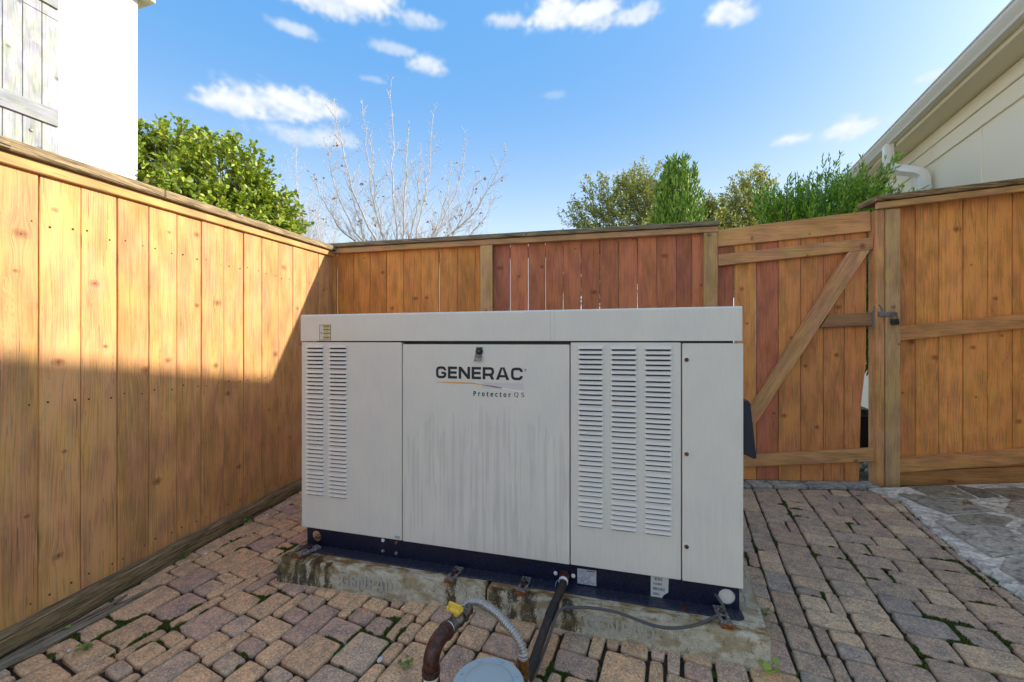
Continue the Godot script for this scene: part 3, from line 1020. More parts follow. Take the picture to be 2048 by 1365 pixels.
func back_fence() -> void:
	var f := thing("wooden_fence", "back board fence behind the generator, brown then red boards with gaps", "fence", at(-1.565, 3.5), deg_to_rad(-7.0))
	var joints := [0.03, 0.183, 0.334, 0.485, 0.639, 0.794, 0.952, 1.11, 1.265, 1.418, 1.562, 1.712, 1.855, 1.999, 2.144, 2.293, 2.442, 2.59, 2.737, 2.887, 3.004, 3.182]
	var gaps := [0.003, 0.005, 0.003, 0.0055, 0.003, 0.0025, 0.006, 0.003, 0.003, 0.002, 0.004, 0.0035, 0.002, 0.002, 0.005, 0.006, 0.005, 0.0045, 0.004, 0.003, 0.005, 0.002]
	for i in joints.size() - 1:
		var a: float = joints[i] + gaps[i] * 0.5
		var b: float = joints[i + 1] - gaps[i + 1] * 0.5
		var tint := Color(0.72, 0.305, 0.075) * R.randf_range(0.88, 1.15)
		if i >= 9:
			tint = Color(0.60, 0.205, 0.09) * R.randf_range(0.9, 1.12)
		if i == 9 or i == 19:
			tint = Color(0.50, 0.165, 0.085)
		var mb := MB.new()
		var z := R.randf_range(-0.003, 0.003)
		plank(mb, [V2(a, 0.03), V2(b, 0.03), V2(b, 1.87 + 0.026 * b), V2(a, 1.87 + 0.026 * a)], -0.018 + z, z, [4, 7, 2, 9, 6, 9, 3, 5, 8, 10, 11, 2, 4, 7, 6, 3, 8, 5, 10, 4, 11][i], tint, false, 0.0015, R.randf_range(-0.2, 0.0))
		put("board", mb.done(), M.wood, f)
	for p in [[1.316, 1.418, 9], [3.082, 3.182, 3]]:
		var mb := MB.new()
		plank(mb, [V2(p[0], -0.02), V2(p[1], -0.02), V2(p[1], 1.862 + 0.026 * p[1]), V2(p[0], 1.862 + 0.026 * p[0])], 0.004, 0.042, p[2], Color(0.60, 0.37, 0.16), false, 0.003)
		put("post", mb.done(), M.wood, f)
	# corner post half hidden where the two fences meet
	var cp := MB.new()
	plank(cp, [V2(0.0, -0.02), V2(0.034, -0.02), V2(0.034, 1.86), V2(0.0, 1.86)], 0.003, 0.03, 7, Color(0.70, 0.34, 0.10), false, 0.002)
	put("corner_strip", cp.done(), M.wood, f)
	var m2 := MB.new()
	plank(m2, rail_poly(0.0, 3.186, 1.863, 1.946, 0.045), -0.002, 0.046, 2, Color(0.64, 0.38, 0.175), true, 0.003)
	put("trim_strip", m2.done(), M.wood, f)
	for e in [[-0.04, 1.70], [1.703, 3.19]]:
		m2 = MB.new()
		m2.c = Color(0.56, 0.49, 0.38)
		var ya: float = 1.863 + 0.026 * e[0] + 0.048
		var yb: float = 1.863 + 0.026 * e[1] + 0.048
		m2.slab(PackedVector2Array([V2(e[0], ya), V2(e[1], yb), V2(e[1], yb + 0.036), V2(e[0], ya + 0.036)]), -0.09, 0.066, 0.004, Transform2D(Vector2(0.8, 0.0), Vector2(0, 3.0), Vector2()), true)
		put("cap_rail", m2.done(), M.old, f)
	m2 = MB.new()
	plank(m2, rail_poly(0.0, 3.18, 0.35, 0.40, 0.09), -0.062, -0.024, 7, Color(0.3, 0.17, 0.06), true)
	plank(m2, rail_poly(0.0, 3.18, 1.76, 1.84, 0.09), -0.062, -0.024, 8, Color(0.3, 0.17, 0.06), true)
	put("back_rail", m2.done(), M.wood, f)

func gate() -> void:
	var f := thing("wooden_gate", "wooden board gate with diagonal brace right of the generator", "gate", at(-1.565 + 3.19 * 0.9925, 3.5 - 3.19 * 0.1219), deg_to_rad(-7.0))
	var o := -3.19
	var jt := [3.192, 3.319, 3.482, 3.638, 3.797, 3.956, 4.103, 4.258]
	var jb := [3.192, 3.319, 3.482, 3.638, 3.797, 3.956, 4.100, 4.206]
	var tints := [Color(0.54, 0.175, 0.09), Color(0.78, 0.345, 0.10), Color(0.60, 0.20, 0.10), Color(0.76, 0.32, 0.105), Color(0.74, 0.305, 0.10), Color(0.72, 0.29, 0.10), Color(0.74, 0.295, 0.10)]
	for i in 7:
		var mb := MB.new()
		var g := 0.005 if i < 2 else 0.003
		var yt0: float = 1.86 + 0.1 * (jt[i] - 3.19)
		var yt1: float = 1.86 + 0.1 * (jt[i + 1] - 3.19)
		var poly := [V2(jb[i] + g + o, 0.026 + 0.022 * (jb[i] - 3.19)), V2(jb[i + 1] - g + o, 0.026 + 0.022 * (jb[i + 1] - 3.19)), V2(jt[i + 1] - g + o, yt1), V2(jt[i] + g + o, yt0)]
		if i == 6:
			poly = [V2(4.103 + o, 0.046), V2(4.203 + o, 0.048), V2(4.216 + o, 0.62), V2(4.250 + o, 0.93), V2(4.255 + o, yt1), V2(4.106 + o, yt0)]
		plank(mb, poly, -0.018, R.randf_range(-0.002, 0.002), [4, 9, 10, 7, 3, 6, 8][i], tints[i], false, 0.0018, R.randf_range(-0.2, 0.0))
		put("board", mb.done(), M.wood, f)
	var brown := Color(0.70, 0.365, 0.155)
	var parts := [
		["top_board", [V2(3.186, 1.836), V2(4.268, 1.921), V2(4.261, 2.074), V2(3.186, 1.966)], 0.004, 0.024, 1, Color(0.74, 0.375, 0.15)],
		["top_rail", [V2(3.186, 1.685), V2(4.272, 1.781), V2(4.272, 1.87), V2(3.186, 1.771)], 0.004, 0.042, 5, brown],
		["bottom_rail", [V2(3.19, 0.124), V2(4.283, 0.217), V2(4.283, 0.31), V2(3.19, 0.21)], 0.004, 0.042, 6, brown],
		["middle_rail", [V2(3.914, 1.206), V2(4.278, 1.220), V2(4.278, 1.317), V2(3.968, 1.299)], 0.004, 0.040, 9, Color(0.34, 0.185, 0.085)]]
	for p in parts:
		var mb := MB.new()
		var pl := []
		for q in p[1]:
			pl.append(q + V2(o, 0))
		plank(mb, pl, p[2], p[3], p[4], p[5], true, 0.003)
		put(p[0], mb.done(), M.wood, f)
	var d := MB.new()
	# the brace: grain runs along it
	var dir := V2(4.249 - 3.306, 1.775 - 0.237)
	var turn := Transform2D(dir.angle(), Vector2())
	var dp := PackedVector2Array()
	for q in [V2(4.105, 1.766), V2(4.246, 1.776), V2(3.306, 0.224), V2(3.205, 0.214)]:
		dp.append(q + V2(o, 0))
	d.c = Color(0.70, 0.375, 0.17)
	var inv := turn.affine_inverse()
	var uvx := Transform2D(Vector2(0, -1 / 2.1), Vector2(1 / (0.15 * COLS), 0), Vector2(3.5 / COLS, 1.0))
	d.slab(dp, 0.006, 0.045, 0.003, uvx * inv, true)
	put("diagonal_brace", d.done(), M.wood, f)
	# thumb latch on the gate's edge
	d = MB.new()
	d.rect(4.262 + o, 1.20, 4.292 + o, 1.33, 0.042, 0.048, 0.001, Transform2D(), true)
	d.rect(4.270 + o, 1.30, 4.300 + o, 1.365, 0.042, 0.052, 0.002, Transform2D(), true)
	d.tube(PackedVector3Array([Vector3(4.283 + o, 1.345, 0.05), Vector3(4.295 + o, 1.37, 0.06), Vector3(4.31 + o, 1.34, 0.066), Vector3(4.312 + o, 1.315, 0.062)]), PackedFloat32Array([0.006, 0.007, 0.006, 0.005]), 8)
	var latch := put("latch", d.done(), M.latch_steel, f)
	d = MB.new()
	d.rect(4.285 + o, 1.283, 4.392 + o, 1.317, 0.074, 0.081, 0.002, Transform2D(), true)
	d.rect(4.285 + o, 1.283, 4.300 + o, 1.317, 0.046, 0.074, 0.001, Transform2D(), true)
	put("hasp_bar", d.done(), M.latch_steel, latch)
	# the padlock
	var lock := thing("padlock", "black padlock with steel shackle hanging from the gate latch", "padlock", f.position + f.basis * Vector3(4.376 + o, 1.262, 0.092), deg_to_rad(-7.0))
	d = MB.new()
	d.box(Vector3(-0.022, -0.042, -0.011), Vector3(0.022, 0.002, 0.011), 0.004)
	put("lock_body", d.done(), M.navy_plastic, lock)
	d = MB.new()
	var sp := PackedVector3Array([Vector3(-0.014, -0.004, 0)])
	var sr := PackedFloat32Array([0.004])
	for i in 9:
		var a := PI * i / 8.0
		sp.append(Vector3(-0.014 * cos(a), 0.034 + 0.014 * sin(a), 0)); sr.append(0.004)
	sp.append(Vector3(0.014, -0.004, 0)); sr.append(0.004)
	d.tube(sp, sr, 8)
	put("shackle", d.done(), M.steel, lock)
	d = MB.new()
	d.box(Vector3(-0.021, -0.030, -0.0125), Vector3(0.021, -0.018, 0.0125), 0.001)
	put("bumper_band", d.done(), M.dark_steel, lock)

func right_fence() -> void:
	var base := 4.27
	var f := thing("wooden_fence", "reddish-brown board fence with rails right of the gate", "fence", at(-1.565 + base * 0.9925, 3.5 - base * 0.1219), deg_to_rad(-7.0))
	var mb := MB.new()
	plank(mb, [V2(0.004, -0.01), V2(0.060, -0.01), V2(0.060, 2.068), V2(0.004, 2.064)], -0.012, 0.062, 2, Color(0.78, 0.40, 0.165), false, 0.003)
	put("gate_jamb", mb.done(), M.wood, f)
	mb = MB.new()
	plank(mb, [V2(0.063, -0.02), V2(0.158, -0.02), V2(0.158, 2.070), V2(0.063, 2.066)], -0.02, 0.072, 9, Color(0.58, 0.37, 0.175), false, 0.004)
	put("post", mb.done(), M.wood, f)
	var joints := [4.432, 4.581, 4.738, 4.894, 5.05, 5.208, 5.366, 5.52, 5.68, 5.835, 5.99]
	for i in joints.size() - 1:
		mb = MB.new()
		var a: float = joints[i] - base + (0.006 if i == 1 else 0.002)
		var b: float = joints[i + 1] - base - 0.003
		var tint := Color(0.88, 0.375, 0.105) * R.randf_range(0.92, 1.12)
		if i == 0:
			tint = Color(0.78, 0.31, 0.10)
		plank(mb, [V2(a, 0.10 + 0.12 * (a - 0.16)), V2(b, 0.10 + 0.12 * (b - 0.16)), V2(b, 2.118 + 0.0928 * (b - 0.158)), V2(a, 2.118 + 0.0928 * (a - 0.158))], -0.018, R.randf_range(-0.002, 0.002), [5, 4, 8, 1, 9, 7, 2, 6, 3, 10][i], tint, false, 0.0018, R.randf_range(-0.15, 0.0))
		put("board", mb.done(), M.wood, f)
	var x1 := 1.72
	var brown := Color(0.76, 0.37, 0.14)
	for p in [["middle_rail", 0.162, 1.106, 0.1100, 0.102, 0.004, 0.042, 4, brown], ["bottom_rail", 0.162, 0.136, 0.122, 0.102, 0.004, 0.042, 6, brown], ["kickboard", 0.160, -0.03, 0.09, 0.165, 0.0035, 0.020, 1, Color(0.58, 0.28, 0.10)]]:
		mb = MB.new()
		plank(mb, rail_poly(p[1], x1, p[2], p[2] + p[3] * (x1 - p[1]), p[4]), p[5], p[6], p[7], p[8], true, 0.003)
		put(p[0], mb.done(), M.wood, f)
	mb = MB.new()
	plank(mb, rail_poly(-0.01, x1, 2.064, 2.064 + 0.0928 * (x1 + 0.01), 0.045), 0.0725, 0.100, 6, Color(0.68, 0.385, 0.165), true, 0.003)
	put("trim_strip", mb.done(), M.wood, f)
	mb = MB.new()
	mb.c = Color(0.62, 0.44, 0.25)
	var y0 := 2.064 + 0.048
	mb.slab(PackedVector2Array([V2(-0.035, y0), V2(x1, y0 + 0.0928 * (x1 + 0.02)), V2(x1, y0 + 0.0928 * (x1 + 0.02) + 0.038), V2(-0.035, y0 + 0.038)]), -0.07, 0.118, 0.004, Transform2D(Vector2(0.7, 0.0), Vector2(0, 2.0), Vector2(0.4, 0)), true)
	put("cap_rail", mb.done(), M.old, f)
	# pale tag by the lock
	mb = MB.new()
	mb.rect(0.160, 1.215, 0.178, 1.252, 0.001, 0.012, 0.002, Transform2D(), true)
	put("brass_staple", mb.done(), M.brass, f)

# ---------------------------------------------------------------- houses
func white_house() -> void:
	var h := thing("white_house", "bright white rendered house wall with grey board shutter behind the left fence", "house", at(-4.705, 5.0), atan2(0.958, 0.286))
	var mb := MB.new()
	mb.box(Vector3(-9.0, -0.05, -5.0), Vector3(0.0, 5.40, 0.0))
	put("wall", mb.done(), M.render, h)
	mb = MB.new()
	mb.box(Vector3(-9.3, 5.402, -5.3), Vector3(0.12, 5.56, 0.14), 0.01)
	put("eaves_board", mb.done(), M.cream_trim, h)
	mb = MB.new()
	mb.slab(PackedVector2Array([V2(-9.3, 5.565), V2(0.14, 5.565), V2(-1.6, 7.3), V2(-7.6, 7.3)]), -5.3, 0.16, 0.0, Transform2D(), true)
	put("roof", mb.done(), M.roof, h)
	var sh := Node3D.new()
	sh.name = "shutter"
	h.add_child(sh)
	var xs := [-1.27, -1.135, -1.0, -0.861, -0.728]
	for i in 4:
		mb = MB.new()
		plank(mb, [V2(xs[i] + 0.002, 2.45), V2(xs[i + 1] - 0.003, 2.45), V2(xs[i + 1] - 0.003, 4.54), V2(xs[i] + 0.002, 4.54)], 0.012, 0.034, [6, 3, 5, 8][i], Color(0.46, 0.49, 0.52), false, 0.003)
		plank(mb, [V2(xs[i] + 0.002, 4.545), V2(xs[i + 1] - 0.003, 4.545), V2(xs[i + 1] - 0.003, 5.1), V2(xs[i] + 0.002, 5.1)], 0.012, 0.034, [6, 3, 5, 8][i], Color(0.46, 0.49, 0.52), false, 0.003)
		put("shutter_board", mb.done(), M.grey_wood, sh)
	for y in [[2.55, 2.72], [3.40, 3.575], [4.66, 4.83]]:
		mb = MB.new()
		plank(mb, [V2(-1.268, y[0]), V2(-0.745, y[0]), V2(-0.745, y[1]), V2(-1.268, y[1])], 0.035, 0.058, 4, Color(0.42, 0.45, 0.48), true, 0.003)
		put("shutter_rail", mb.done(), M.grey_wood, sh)
	mb = MB.new()
	mb.x = Transform3D(Basis(Vector3.RIGHT, PI / 2), Vector3(-0.94, 3.27, 0.034))
	mb.lathe([V2(0.0, 0.012), V2(0.012, 0.010), V2(0.017, 0.004), V2(0.018, 0.0)], 12)
	put("bolt_head", mb.done(), M.zinc, sh)

func cream_house() -> void:
	var h := thing("cream_house", "cream house with gutter and downspout above the right fence", "house", at(4.65, 4.45), atan2(-0.917, -0.399))
	var far := -2.0
	var near := 7.0
	var mb := MB.new()
	mb.box(Vector3(far, -0.05, -7.0), Vector3(near, 3.36, 0.0))
	put("wall", mb.done(), M.cream, h)
	for s in [-0.35, 0.87, 2.09, 3.31, 4.53]:
		mb = MB.new()
		mb.rect(s, 0.0, s + 0.018, 3.058, 0.001, 0.006, 0.002)
		put("joint_batten", mb.done(), M.cream, h)
	mb = MB.new()
	mb.rect(far, 3.06, near, 3.217, 0.0015, 0.022, 0.004)
	put("frieze_board", mb.done(), M.cream, h)
	mb = MB.new()
	mb.rect(far, 3.222, near, 3.355, 0.0015, 0.034, 0.004)
	put("frieze_board", mb.done(), M.cream, h)
	mb = MB.new()
	mb.box(Vector3(far - 0.1, 3.358, 0.001), Vector3(near, 3.372, 0.235))
	put("soffit", mb.done(), M.cream_trim, h)
	mb = MB.new()
	mb.box(Vector3(far - 0.1, 3.345, 0.2355), Vector3(near, 3.53, 0.26), 0.003)
	put("fascia", mb.done(), M.cream_trim, h)
	# K-shaped gutter: one closed section drawn along the eaves
	var sec := [V2(0.262, 3.515), V2(0.262, 3.385), V2(0.335, 3.383), V2(0.342, 3.405), V2(0.360, 3.437), V2(0.372, 3.462), V2(0.372, 3.492), V2(0.380, 3.494), V2(0.380, 3.506), V2(0.364, 3.506), V2(0.364, 3.466), V2(0.332, 3.410), V2(0.272, 3.392), V2(0.270, 3.515)]
	mb = MB.new()
	for i in sec.size() - 1:
		var a: Vector2 = sec[i]
		var b: Vector2 = sec[i + 1]
		var nn := Vector3(0, -(b.x - a.x), b.y - a.y).normalized()
		if i < 1:
			nn = Vector3(0, 0, -1)
		mb.quad(Vector3(far - 0.1, a.y, a.x), Vector3(near, a.y, a.x), Vector3(near, b.y, b.x), Vector3(far - 0.1, b.y, b.x), nn)
	put("gutter", mb.done(), M.gutter, h)
	mb = MB.new()
	var ev := 0.30
	mb.quad(Vector3(far - 0.15, 3.525, ev), Vector3(near, 3.525, ev), Vector3(near, 3.525 + 0.33 * 3.8, ev - 3.8), Vector3(far - 0.15, 3.525 + 0.33 * 3.8, ev - 3.8), Vector3(0, 1, 0.3))
	mb.quad(Vector3(far - 0.15, 3.50, ev), Vector3(near, 3.50, ev), Vector3(near, 3.525, ev), Vector3(far - 0.15, 3.525, ev), Vector3(0, 0, 1))
	mb.quad(Vector3(far - 0.15, 3.525, -7.3), Vector3(near, 3.525, -7.3), Vector3(near, 3.525 + 0.33 * 3.8, ev - 3.8), Vector3(far - 0.15, 3.525 + 0.33 * 3.8, ev - 3.8), Vector3(0, 1, -0.3))
	mb.tri(Vector3(far - 0.02, 3.36, ev - 0.05), Vector3(far - 0.02, 3.36, -7.2), Vector3(far - 0.02, 3.52 + 0.33 * 3.8, ev - 3.8), Vector3.LEFT, Vector3.LEFT, Vector3.LEFT)
	mb.tri(Vector3(near - 0.02, 3.36, ev - 0.05), Vector3(near - 0.02, 3.36, -7.2), Vector3(near - 0.02, 3.52 + 0.33 * 3.8, ev - 3.8), Vector3.RIGHT, Vector3.RIGHT, Vector3.RIGHT)
	put("roof", mb.done(), M.roof, h)
	# ribbed downspout with two elbows
	mb = MB.new()
	var path := [Vector3(-0.083, 3.39, 0.315), Vector3(-0.083, 3.22, 0.315), Vector3(-0.079, 3.155, 0.306), Vector3(-0.064, 3.105, 0.280), Vector3(-0.030, 3.070, 0.235), Vector3(0.045, 3.010, 0.150), Vector3(0.078, 2.975, 0.110), Vector3(0.095, 2.930, 0.083), Vector3(0.10, 2.87, 0.075), Vector3(0.10, 2.80, 0.073), Vector3(0.10, 0.1, 0.073)]
	var hw := 0.050
	var hd := 0.036
	var prof := []
	for i in 6:
		prof.append(V2(lerpf(-hw, hw, i / 5.0), hd + (0.005 if i % 2 == 1 else 0.0)))
	for i in 3:
		prof.append(V2(hw + (0.004 if i == 1 else 0.0), lerpf(hd, -hd, i / 2.0)))
	for i in 6:
		prof.append(V2(lerpf(hw, -hw, i / 5.0), -hd))
	for i in 2:
		prof.append(V2(-hw - (0.004 if i == 0 else 0.0), lerpf(-hd, hd, (i + 1) / 2.0)))
	var rings := []
	for i in path.size():
		var d: Vector3 = (path[mini(i + 1, path.size() - 1)] - path[maxi(i - 1, 0)]).normalized()
		var rgt := Vector3.RIGHT - d * d.x
		rgt = rgt.normalized()
		var out := rgt.cross(d).normalized()
		if out.z + out.y * 0.3 < 0.0:
			out = -out
		var ring := []
		var k := 1.0 + (0.04 if i % 2 == 0 and i < 9 else 0.0)
		for p in prof:
			ring.append([path[i] + (rgt * p.x + out * p.y) * k, rgt * p.x / hw + out * p.y / hd])
		rings.append(ring)
	for i in path.size() - 1:
		for s in prof.size():
			var s2 := (s + 1) % prof.size()
			mb.quad(rings[i][s][0], rings[i][s2][0], rings[i + 1][s2][0], rings[i + 1][s][0], rings[i][s][1] + rings[i][s2][1])
	put("downspout", mb.done(), M.downspout, h)
	mb = MB.new()
	mb.box(Vector3(0.042, 2.77, 0.03), Vector3(0.158, 2.795, 0.118), 0.002)
	put("downspout_strap", mb.done(), M.downspout, h)

# ---------------------------------------------------------------- concrete pads and generator
func letters(text: String, width: float, cap: float, deep: float, bold := true) -> Array:
	var tm := TextMesh.new()
	var f := SystemFont.new()
	f.font_names = PackedStringArray(["Droid Sans"])
	f.font_weight = 700 if bold else 400
	tm.font = f
	tm.font_size = 64
	tm.pixel_size = 0.001
	tm.text = text
	tm.depth = deep
	tm.curve_step = 1.0
	tm.horizontal_alignment = HORIZONTAL_ALIGNMENT_LEFT
	tm.vertical_alignment = VERTICAL_ALIGNMENT_BOTTOM
	var a := tm.get_mesh_arrays()
	var vs: PackedVector3Array = a[Mesh.ARRAY_VERTEX]
	var lo := vs[0]
	var hi := vs[0]
	for v in vs:
		lo = lo.min(v)
		hi = hi.max(v)
	for i in vs.size():
		vs[i] = Vector3((vs[i].x - lo.x) / (hi.x - lo.x) * width, (vs[i].y - lo.y) / (hi.y - lo.y) * cap, vs[i].z)
	a[Mesh.ARRAY_VERTEX] = vs
	a[Mesh.ARRAY_TANGENT] = null
	var m := ArrayMesh.new()
	m.add_surface_from_arrays(Mesh.PRIMITIVE_TRIANGLES, a)
	return [m]

func pad(called_label: String, pos: Vector3, turn: float, ln: float, skew: float, u0: float, text_x: float) -> void:
	var p := thing("concrete_pad", called_label, "concrete pad", pos, turn, "pads under the generator")
	var mb := MB.new()
	var d := 1.02
	var uvf := func(x: float, q: float) -> Vector2: return V2((x + u0) / 2.05, 1.0 - q / 0.32)
	var n := 24
	var wob := noise(61 + int(u0 * 10), 6.0, 3)
	var edge := func(x: float) -> float: return 0.006 * wob.get_noise_1d(x * 3.0) + 0.0015 * wob.get_noise_1d(x * 21.0)
	for i in n:
		var a := ln * i / n
		var b := ln * (i + 1) / n
		var ea: float = edge.call(a)
		var eb: float = edge.call(b)
		var r0 := [Vector3(a, -0.03, 0.014), Vector3(a, 0.088, 0.002 + ea), Vector3(a, 0.0975, -0.004 + ea), Vector3(a, 0.1, -0.014 + ea), Vector3(a + skew * 0.2, 0.1, -0.2), Vector3(a + skew * d, 0.1, -d)]
		var r1 := [Vector3(b, -0.03, 0.014), Vector3(b, 0.088, 0.002 + eb), Vector3(b, 0.0975, -0.004 + eb), Vector3(b, 0.1, -0.014 + eb), Vector3(b + skew * 0.2, 0.1, -0.2), Vector3(b + skew * d, 0.1, -d)]
		var nn := [Vector3(0, 0.1, 1), Vector3(0, 0.25, 1), Vector3(0, 1, 1), Vector3(0, 1, 0.15), Vector3.UP, Vector3.UP]
		var qq := [-0.03, 0.088, 0.099, 0.108, 0.30, 0.12]
		for k in 5:
			mb.smooth_quad(r0[k], r1[k], r1[k + 1], r0[k + 1], nn[k].normalized(), nn[k].normalized(), nn[k + 1].normalized(), nn[k + 1].normalized(), uvf.call(a, qq[k]), uvf.call(b, qq[k]), uvf.call(b, qq[k + 1]), uvf.call(a, qq[k + 1]))
	for s in [0.0, 1.0]:
		var x: float = ln * s
		var o := Vector3.LEFT if s == 0.0 else Vector3.RIGHT
		mb.quad(Vector3(x, -0.03, 0.014), Vector3(x, 0.1, -0.008), Vector3(x + skew * d, 0.1, -d), Vector3(x + skew * d, -0.03, -d), o, uvf.call(x, 0.0), uvf.call(x, 0.1), uvf.call(x + 0.3, 0.1), uvf.call(x + 0.3, 0.0))
	mb.quad(Vector3(skew * d, -0.03, -d), Vector3(skew * d, 0.1, -d), Vector3(ln + skew * d, 0.1, -d), Vector3(ln + skew * d, -0.03, -d), Vector3.FORWARD)
	put("slab", mb.done(), M.pad, p)
	var lt := put("raised_lettering", letters("GENPAD", 0.25, 0.052, 0.008)[0], M.pad_letters, p, Vector3(text_x - 0.125, 0.022, 0.0098))
	lt.rotation.x = -0.10

func pads() -> void:
	pad("dark-stained concrete pad under the generator's left half", at(-1.079, 1.839), deg_to_rad(-11.9), 0.992, 0.02, 0.0, 0.456)
	pad("paler concrete pad under the generator's right half", at(-0.0996, 1.6165), deg_to_rad(-15.8), 1.008, 0.105, 1.0, 0.515)

func vent_panel(mb: MB, x0: float, x1: float, y0: float, y1: float, cols: Array, rows: Array) -> void:
	var xs := [x0]
	for c in cols:
		xs.append(c[0] + 0.006); xs.append(c[1] - 0.006)
	xs.append(x1)
	var ys := [y0]
	var rr := rows.duplicate()
	rr.sort()
	for r in rr:
		ys.append(r - 0.0070); ys.append(r + 0.0035)
	ys.append(y1)
	for i in xs.size() - 1:
		if i % 2 == 0 or cols.is_empty():
			face(mb, xs[i], y0, xs[i + 1], y1)
		else:
			for j in ys.size() - 1:
				if j % 2 == 0:
					face(mb, xs[i], ys[j], xs[i + 1], ys[j + 1])
	fold(mb, x0, y0, x1, y1)

func face(mb: MB, x0: float, y0: float, x1: float, y1: float, z := 0.0) -> void:
	mb.quad(Vector3(x0, y0, z), Vector3(x1, y0, z), Vector3(x1, y1, z), Vector3(x0, y1, z), Vector3.BACK, guv(x0, y0), guv(x1, y0), guv(x1, y1), guv(x0, y1))

func guv(x: float, y: float) -> Vector2:
	return V2(x / 1.96, 1.0 - y / 1.15)

# rounded return edges of a folded sheet
func fold(mb: MB, x0: float, y0: float, x1: float, y1: float, z := 0.0) -> void:
	var b := 0.0025
	for e in [[V2(x0, y0), V2(x1, y0), V2(0, -1)], [V2(x1, y0), V2(x1, y1), V2(1, 0)], [V2(x1, y1), V2(x0, y1), V2(0, 1)], [V2(x0, y1), V2(x0, y0), V2(-1, 0)]]:
		var p: Vector2 = e[0]
		var q: Vector2 = e[1]
		var o := Vector3(e[2].x, e[2].y, 0)
		var a := Vector3(p.x, p.y, z)
		var c := Vector3(q.x, q.y, z)
		var d := o * b + Vector3(0, 0, -b)
		mb.smooth_quad(a, c, c + d, a + d, Vector3.BACK, Vector3.BACK, o, o, guv(p.x, p.y), guv(q.x, q.y), guv(q.x, q.y), guv(p.x, p.y))
		var t := Vector3(0, 0, -0.028)
		mb.quad(a + d, c + d, c + d + t, a + d + t, o, guv(p.x, p.y), guv(q.x, q.y), guv(q.x, q.y), guv(p.x, p.y))

func louver_mesh(w: float) -> ArrayMesh:
	var mb := MB.new()
	var prof := [V2(0.0125, 0.0), V2(0.0110, 0.0032), V2(0.0080, 0.0064), V2(0.0040, 0.0086), V2(0.0, 0.0096)]
	var nrm := [V2(0.3, 1), V2(0.8, 0.7), V2(0.6, 0.85), V2(0.4, 0.95), V2(0.2, 1)]
	var hw := w * 0.5
	for i in 4:
		var a: Vector2 = prof[i]
		var b: Vector2 = prof[i + 1]
		var na := Vector3(0, nrm[i].x, nrm[i].y).normalized()
		var nb := Vector3(0, nrm[i + 1].x, nrm[i + 1].y).normalized()
		var xa := hw - 0.005 + 0.004 * (1.0 - i / 4.0)
		var xb := hw - 0.005 + 0.004 * (1.0 - (i + 1) / 4.0)
		mb.smooth_quad(Vector3(-xa, a.x, a.y), Vector3(xa, a.x, a.y), Vector3(xb, b.x, b.y), Vector3(-xb, b.x, b.y), na, na, nb, nb)
		for s in [-1.0, 1.0]:
			# closed ends slope back to the sheet
			mb.smooth_quad(Vector3(s * xa, a.x, a.y), Vector3(s * xb, b.x, b.y), Vector3(s * (hw + 0.001), b.x, 0), Vector3(s * (hw + 0.001), a.x, 0), Vector3(s * 0.6, na.y, na.z).normalized(), Vector3(s * 0.6, nb.y, nb.z).normalized(), Vector3(s, 0, 0.7).normalized(), Vector3(s, 0, 0.7).normalized())
	# thickness of the lip
	mb.quad(Vector3(-hw + 0.005, 0, 0.0096), Vector3(hw - 0.005, 0, 0.0096), Vector3(hw - 0.005, 0.0006, 0.0084), Vector3(-hw + 0.005, 0.0006, 0.0084), Vector3.DOWN)
	mb.quad(Vector3(-hw + 0.005, 0.0006, 0.0084), Vector3(hw - 0.005, 0.0006, 0.0084), Vector3(hw - 0.005, 0.0105, 0.0015), Vector3(-hw + 0.005, 0.0105, 0.0015), Vector3(0, -0.5, -1))
	return mb.done()

func sticker(w: int, h: int, paint: Callable) -> StandardMaterial3D:
	var im := Image.create(w, h, false, Image.FORMAT_RGB8)
	paint.call(im)
	var m := mat(Color(0.8, 0.8, 0.8), 0.45)
	m.albedo_texture = ImageTexture.create_from_image(im)
	return m

func decal(mb: MB, poly: PackedVector2Array, z: float) -> void:
	var lo := poly[0]
	var hi := poly[0]
	for p in poly:
		lo = lo.min(p); hi = hi.max(p)
	var t := Transform2D(V2(1 / (hi.x - lo.x), 0), V2(0, -1 / (hi.y - lo.y)), V2(-lo.x / (hi.x - lo.x), 1.0 + lo.y / (hi.y - lo.y)))
	mb.slab(poly, z, z + 0.0006, 0.0, t)

func web_with_hole(mb: MB, x0: float, x1: float, y0: float, y1: float, c: Vector2, r: float, z: float, th: float) -> void:
	var k := 40
	for i in k:
		var pr := []
		for j in [i, i + 1]:
			var a: float = TAU * j / k + PI / 4.0
			var d := V2(cos(a), sin(a))
			var tx := ((x1 if d.x > 0 else x0) - c.x) / d.x if absf(d.x) > 1e-5 else 9.0
			var ty := ((y1 if d.y > 0 else y0) - c.y) / d.y if absf(d.y) > 1e-5 else 9.0
			pr.append([c + d * r, c + d * minf(tx, ty), d])
		mb.quad(Vector3(pr[0][0].x, pr[0][0].y, z), Vector3(pr[1][0].x, pr[1][0].y, z), Vector3(pr[1][1].x, pr[1][1].y, z), Vector3(pr[0][1].x, pr[0][1].y, z), Vector3.BACK)
		mb.quad(Vector3(pr[0][0].x, pr[0][0].y, z - th), Vector3(pr[1][0].x, pr[1][0].y, z - th), Vector3(pr[1][1].x, pr[1][1].y, z - th), Vector3(pr[0][1].x, pr[0][1].y, z - th), Vector3.FORWARD)
		mb.quad(Vector3(pr[0][0].x, pr[0][0].y, z), Vector3(pr[1][0].x, pr[1][0].y, z), Vector3(pr[1][0].x, pr[1][0].y, z - th), Vector3(pr[0][0].x, pr[0][0].y, z - th), -Vector3(pr[0][2].x, pr[0][2].y, 0))

